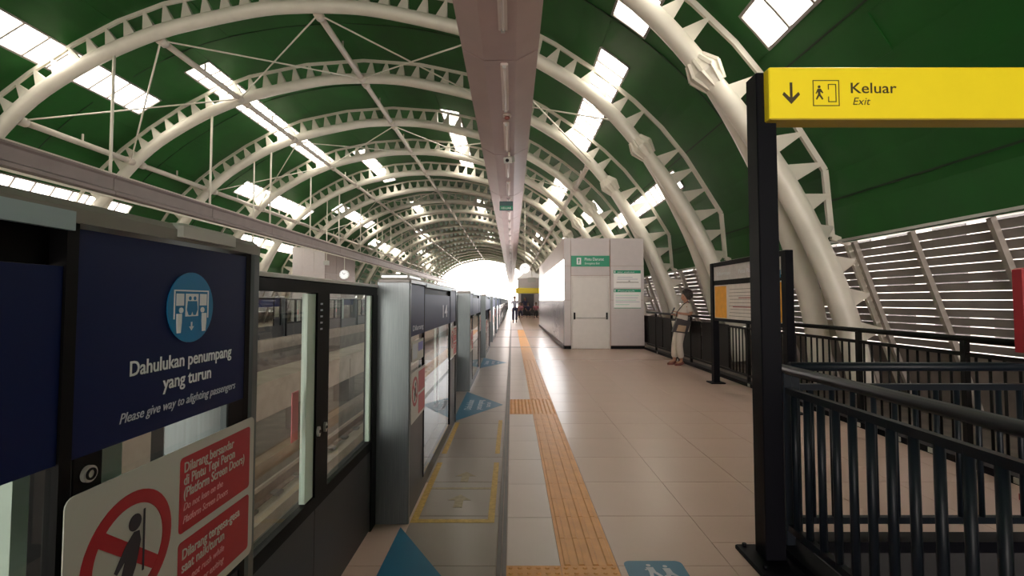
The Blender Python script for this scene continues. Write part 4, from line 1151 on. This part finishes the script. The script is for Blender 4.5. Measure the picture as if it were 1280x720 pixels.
# ------------------------------------------------------------ people
def skin_mesh(verts, edges_, radii, sub=2):
    me = bpy.data.meshes.new('sk'); me.from_pydata([tuple(v) for v in verts], edges_, [])
    o = bpy.data.objects.new('sk', me); COL.objects.link(o)
    md = o.modifiers.new('Skin', 'SKIN'); md.use_smooth_shade = True
    sl = me.skin_vertices[0].data
    for i, r in enumerate(radii):
        sl[i].radius = (r, r) if not isinstance(r, tuple) else r; sl[i].use_root = (i == 0)
    if sub: sd = o.modifiers.new('Sub', 'SUBSURF'); sd.levels = sub; sd.render_levels = sub
    dg = bpy.context.evaluated_depsgraph_get(); dg.update()
    out = bpy.data.meshes.new_from_object(o.evaluated_get(dg))
    bpy.data.objects.remove(o)
    return out
def join_meshes(name, meshes, m):
    vs, fs = [], []
    for me in meshes:
        o = len(vs); vs += [tuple(v.co) for v in me.vertices]; fs += [[o+i for i in p.vertices] for p in me.polygons]
    out = bpy.data.meshes.new(name); out.from_pydata(vs, [], fs)
    out.polygons.foreach_set('use_smooth', [True]*len(out.polygons)); out.materials.append(m); out.update(); return out
def head_mesh(c, face, k=1.0):
    """head with brow, nose, chin; c centre, face = unit vector"""
    c = V(c); fwd = V(face).normalized(); up = V((0, 0, 1)); sd = up.cross(fwd)
    vs, fs = [], []; seg, rings = 20, 14
    for i in range(rings+1):
        ph = PI*i/rings
        for j in range(seg):
            th = 2*PI*j/seg; x = math.cos(th)*math.sin(ph); y_ = math.sin(th)*math.sin(ph); z = math.cos(ph)
            a = 0.095*x; b = 0.073*y_; h = 0.118*z
            if z < -0.2: b *= 1-0.35*(-z-0.2); a *= (1-0.25*(-z-0.2)) if x < 0 else 1
            if x > 0.9 and -0.35 < z < 0.1: a += 0.022*(1 if z < -0.05 else 0.4)
            if x > 0.7 and -0.75 < z < -0.6: a += 0.01
            if abs(y_) > 0.93 and -0.3 < z < 0.25: b += math.copysign(0.012, y_)
            vs.append(tuple(c+(fwd*a+sd*b+up*h)*k))
    for i in range(rings):
        for j in range(seg):
            j2 = (j+1) % seg; fs.append((i*seg+j, (i+1)*seg+j, (i+1)*seg+j2, i*seg+j2))
    me = bpy.data.meshes.new('head'); me.from_pydata(vs, [], fs); return me
def person(label, loc, J, face, cloth_top, cloth_leg, skinm, hair='short', shoe=M_shoe, group=None, bag=False, k=1.0):
    """J: joints pelvis, chest, neck, head, and per side (l, r): shoulder, elbow, wrist, hand, hip, knee, ankle, toe"""
    t = thing('person', label, 'person', loc, group)
    j = {a: V(b)*k for a, b in J.items()}
    # continuous body
    names = ['pelvis', 'waist', 'chest', 'neck', 'skull']
    j['waist'] = (j['pelvis']+j['chest'])/2; j['skull'] = j['head']-V((0, 0, 0.03))*k
    verts = [j[n] for n in names]; rad = [(0.13, 0.105), (0.11, 0.09), (0.135, 0.10), 0.05, 0.055]; E = [(0, 1), (1, 2), (2, 3), (3, 4)]
    for s in 'lr':
        i0 = len(verts)
        verts += [j['shoulder_'+s], j['elbow_'+s], j['wrist_'+s], j['hand_'+s]]; rad += [0.052, 0.038, 0.025, 0.030]
        E += [(2, i0), (i0, i0+1), (i0+1, i0+2), (i0+2, i0+3)]
        i0 = len(verts)
        verts += [j['hip_'+s], j['knee_'+s], j['ankle_'+s], j['toe_'+s]]; rad += [0.085, 0.058, 0.038, 0.035]
        E += [(0, i0), (i0, i0+1), (i0+1, i0+2), (i0+2, i0+3)]
    rad = [tuple(q*k for q in r) if isinstance(r, tuple) else r*k for r in rad]
    parts = [skin_mesh(verts, E, rad, 1), head_mesh(j['head'], face, k)]
    for s in 'lr':
        hnd = j['hand_'+s]; d = (hnd-j['wrist_'+s]).normalized(); sd = d.cross(V((0, 0, 1)))
        if sd.length < 0.2: sd = d.cross(V((0, 1, 0)))
        sd.normalize(); dn = d.cross(sd)
        for q, ln in ((-0.03, 0.065), (-0.01, 0.078), (0.01, 0.072), (0.03, 0.055)):
            b0 = hnd+sd*q*k-d*0.02*k; b1 = hnd+sd*q*1.1*k+d*ln*0.55*k; b2 = b1+(d*0.6+dn*0.8).normalized()*ln*0.5*k
            parts.append(skin_mesh([b0, b1, b2], [(0, 1), (1, 2)], [0.0095*k, 0.009*k, 0.0075*k], 1))
        b0 = hnd-d*0.03*k+sd*0.02*k; b1 = b0+sd*0.035*k+d*0.02*k; b2 = b1+d*0.035*k
        parts.append(skin_mesh([b0, b1, b2], [(0, 1), (1, 2)], [0.011*k, 0.010*k, 0.008*k], 1))
    ob('body', join_meshes('body', parts, skinm), t)
    # clothing
    v2 = [j['pelvis']-V((0, 0, 0.02))*k, j['waist'], j['chest'], j['neck']-V((0, 0, 0.04))*k]
    r2 = [(0.155, 0.128), (0.135, 0.115), (0.155, 0.122), (0.075, 0.07)]; E2 = [(0, 1), (1, 2), (2, 3)]
    for s in 'lr':
        i0 = len(v2); sh = j['shoulder_'+s]; el = j['elbow_'+s]
        v2 += [sh, sh.lerp(el, 0.75)]; r2 += [(0.072, 0.072), (0.066, 0.066)]; E2 += [(2, i0), (i0, i0+1)]
    ob('shirt', join_meshes('shirt', [skin_mesh(v2, E2, [(a*k, b*k) for a, b in r2], 1)], cloth_top), t)
    v3 = [j['pelvis']]; r3 = [(0.15, 0.125)]; E3 = []
    for s in 'lr':
        i0 = len(v3); v3 += [j['hip_'+s], j['knee_'+s], j['knee_'+s].lerp(j['ankle_'+s], 0.85)]; r3 += [(0.105, 0.105), (0.085, 0.085), (0.075, 0.075)]
        E3 += [(0, i0), (i0, i0+1), (i0+1, i0+2)]
    ob('trousers', join_meshes('trousers', [skin_mesh(v3, E3, [(a*k, b*k) for a, b in r3], 1)], cloth_leg), t)
    for s in 'lr':
        a = j['ankle_'+s]; b = j['toe_'+s]; m_ = MB().tube([a-(b-a)*0.35+V((0, 0, -0.035))*k, a.lerp(b, 0.5)+V((0, 0, -0.035))*k, b+(b-a)*0.25+V((0, 0, -0.02))*k], [0.035*k, 0.042*k, 0.028*k], 10)
        m_.build('shoe', shoe, t)
    fwd = V(face).normalized(); hc = j['head']-fwd*0.022*k+V((0, 0, 0.022))*k; m_ = MB()
    m_.ball(hc, 0.10*k, 0.10*k, 0.118*k, 18, 12)
    if hair == 'curly':
        for i in range(70):
            a = random.uniform(0, 2*PI); e = random.uniform(-0.9, 1.4); q = V((math.cos(a)*math.cos(e), math.sin(a)*math.cos(e), math.sin(e)))
            if q.dot(fwd) > 0.25 and q.z < 0.6: continue
            p_ = hc+V((q.x*0.095, q.y*0.095, q.z*0.105))*k; r_ = random.uniform(0.028, 0.045)*k; m_.ball(p_-fwd*0.015, r_, r_, r_, 8, 6)
        for i in range(8): m_.ball(hc-fwd*(0.11+0.01*math.sin(i))*k+V((0, 0.03*math.cos(i*2.1), 0.03*math.sin(i*1.7)-0.01))*k, 0.036*k, 0.036*k, 0.036*k, 8, 6)
    hm = m_.build('hair', M_hair, t)
    up = V((0, 0, 1)); sd = up.cross(fwd)
    for s in (-1, 1):
        e = j['head']+fwd*0.083*k+sd*0.03*s*k+up*0.006*k; MB().ball(e, 0.010*k, 0.010*k, 0.007*k, 8, 6).build('eye', M_blackprint, t)
    e = j['head']+fwd*0.088*k-up*0.055*k; MB().ball(e, 0.010*k, 0.018*k, 0.006*k, 8, 6).build('mouth', M_pinkcloth, t)
    return t
# woman leaning on the railing, facing left, looking at her phone
# local origin: feet point; local x: + toward railing
JW = dict(pelvis=(0.06, 0, 0.90), chest=(0.15, 0, 1.20), neck=(0.185, 0, 1.37), head=(0.17, 0.0, 1.50),
    shoulder_l=(0.18, -0.16, 1.29), elbow_l=(0.22, -0.20, 1.10), wrist_l=(-0.02, -0.13, 1.13), hand_l=(-0.09, -0.10, 1.16),
    shoulder_r=(0.16, 0.16, 1.29), elbow_r=(0.18, 0.20, 1.06), wrist_r=(-0.02, 0.06, 1.08), hand_r=(-0.09, 0.02, 1.10),
    hip_l=(0.06, -0.085, 0.86), knee_l=(-0.02, -0.09, 0.47), ankle_l=(0.03, -0.09, 0.085), toe_l=(-0.09, -0.10, 0.045),
    hip_r=(0.06, 0.085, 0.86), knee_r=(-0.05, 0.07, 0.47), ankle_r=(-0.08, 0.06, 0.085), toe_r=(-0.20, 0.05, 0.045))
wo = person('woman in white shirt and cream trousers leaning on the right railing, holding a phone', (3.64, 10.75, 0), JW, (-0.93, -0.30, -0.22), M_white_cloth, M_cream_cloth, M_skin, 'curly')
ph = thing('phone', 'dark phone held by the woman in white at the railing', 'phone', (3.64-0.135, 10.75-0.085, 1.18))
b = MB(); b.bar((-0.03, 0, -0.05), (0.03, 0, 0.07), 0.07, 0.009, up=(1, 0, -0.4)); b.build('phone_case', M_blackprint, ph)
b = MB(); b.bar((-0.022, 0, -0.042), (0.036, 0, 0.072), 0.06, 0.004, up=(1, 0, -0.4)); b.build('phone_screen', M_grey_print, ph)
bg_ = thing('shoulder_bag', 'black and tan shoulder bag at the hip of the woman in white', 'bag', (3.62, 10.47, 0.86))
b = MB(); b.prism([(-0.21, -0.12), (0.10, -0.16), (0.19, 0.10), (-0.10, 0.17)], (0, -0.035, 0), (1, 0, 0), (0, 0, 1), (0, 0.09, 0)); b.build('bag_body', M_bag, bg_)
b = MB(); b.prism([(-0.13, -0.10), (0.05, -0.125), (0.085, 0.005), (-0.085, 0.03)], (0, -0.042, 0), (1, 0, 0), (0, 0, 1), (0, 0.01, 0)); b.build('tan_pocket', M_tan, bg_)
MB().tube([(-0.12, 0.03, 0.15), (-0.06, 0.10, 0.30), (0.08, 0.13, 0.46), (0.19, 0.14, 0.53), (0.25, 0.22, 0.48), (0.20, 0.16, 0.2), (0.16, 0.05, 0.08)], 0.010, 6).build('strap', M_bag, bg_)

def stand(dx=0.0, step=0.12, arm=0.0):
    return dict(pelvis=(0, 0, 0.93), chest=(0, 0.01, 1.25), neck=(0, 0.01, 1.45), head=(0, 0, 1.58),
        shoulder_l=(-0.18, 0, 1.38), elbow_l=(-0.24, 0.03, 1.10), wrist_l=(-0.22, -0.06-arm, 0.88), hand_l=(-0.22, -0.08-arm, 0.80),
        shoulder_r=(0.18, 0, 1.38), elbow_r=(0.24, 0.05, 1.10), wrist_r=(0.22, 0.02-arm, 0.88), hand_r=(0.22, 0.0-arm, 0.80),
        hip_l=(-0.09, 0, 0.88), knee_l=(-0.10, -step*0.6, 0.48), ankle_l=(-0.10, -step, 0.085), toe_l=(-0.11, -step-0.14, 0.045),
        hip_r=(0.09, 0, 0.88), knee_r=(0.10, step*0.2, 0.48), ankle_r=(0.10, step*1.3, 0.085), toe_r=(0.11, step*1.3-0.13, 0.045))
def sit():
    return dict(pelvis=(0, 0, 0.50), chest=(0, 0.02, 0.82), neck=(0, 0, 1.02), head=(0, -0.02, 1.15),
        shoulder_l=(-0.18, 0, 0.95), elbow_l=(-0.23, -0.05, 0.70), wrist_l=(-0.14, -0.28, 0.62), hand_l=(-0.11, -0.35, 0.61),
        shoulder_r=(0.18, 0, 0.95), elbow_r=(0.23, -0.05, 0.70), wrist_r=(0.14, -0.28, 0.62), hand_r=(0.11, -0.35, 0.61),
        hip_l=(-0.10, -0.05, 0.50), knee_l=(-0.12, -0.45, 0.50), ankle_l=(-0.12, -0.45, 0.085), toe_l=(-0.13, -0.60, 0.045),
        hip_r=(0.10, -0.05, 0.50), knee_r=(0.12, -0.45, 0.50), ankle_r=(0.12, -0.42, 0.085), toe_r=(0.13, -0.57, 0.045))
person('distant person in a lilac top walking along the orange path', (0.18, 31.5, 0), stand(step=0.16), (0.1, -1, -0.1), M_lilac, M_navycloth, M_skin2, 'short', M_blackprint)
for i, (x, y, top, leg, lab) in enumerate(((0.70, 41.0, M_pinkcloth, M_navycloth, 'distant seated person in pink, leftmost on the far bench'), (1.35, 41.0, M_navycloth, M_blackprint, 'distant seated person in navy in the middle of the far bench'), (2.00, 41.0, M_pinkcloth, M_bag, 'distant seated person in pink at the right end of the far bench'))):
    person(lab, (x, y, 0), sit(), (0, -1, -0.1), top, leg, M_skin2, 'short', M_blackprint, 'people sitting on the far bench')
person('distant standing person in dark clothes behind the far bench', (1.15, 43.0, 0), stand(step=0.03), (0, -1, 0), M_navycloth, M_blackprint, M_skin2, 'short', M_blackprint)
bn_ = thing('bench', 'dark metal bench far along the platform under the seated people', 'bench', (1.35, 41.05, 0))
MB().cbox(-0.95, 0.95, -0.25, 0.22, 0.32, 0.36, 0.01).build('seat', M_railfar, bn_)
for x in (-0.7, 0.7): MB().box(x-0.03, x+0.03, -0.18, 0.18, 0, 0.32).build('leg', M_railfar, bn_)
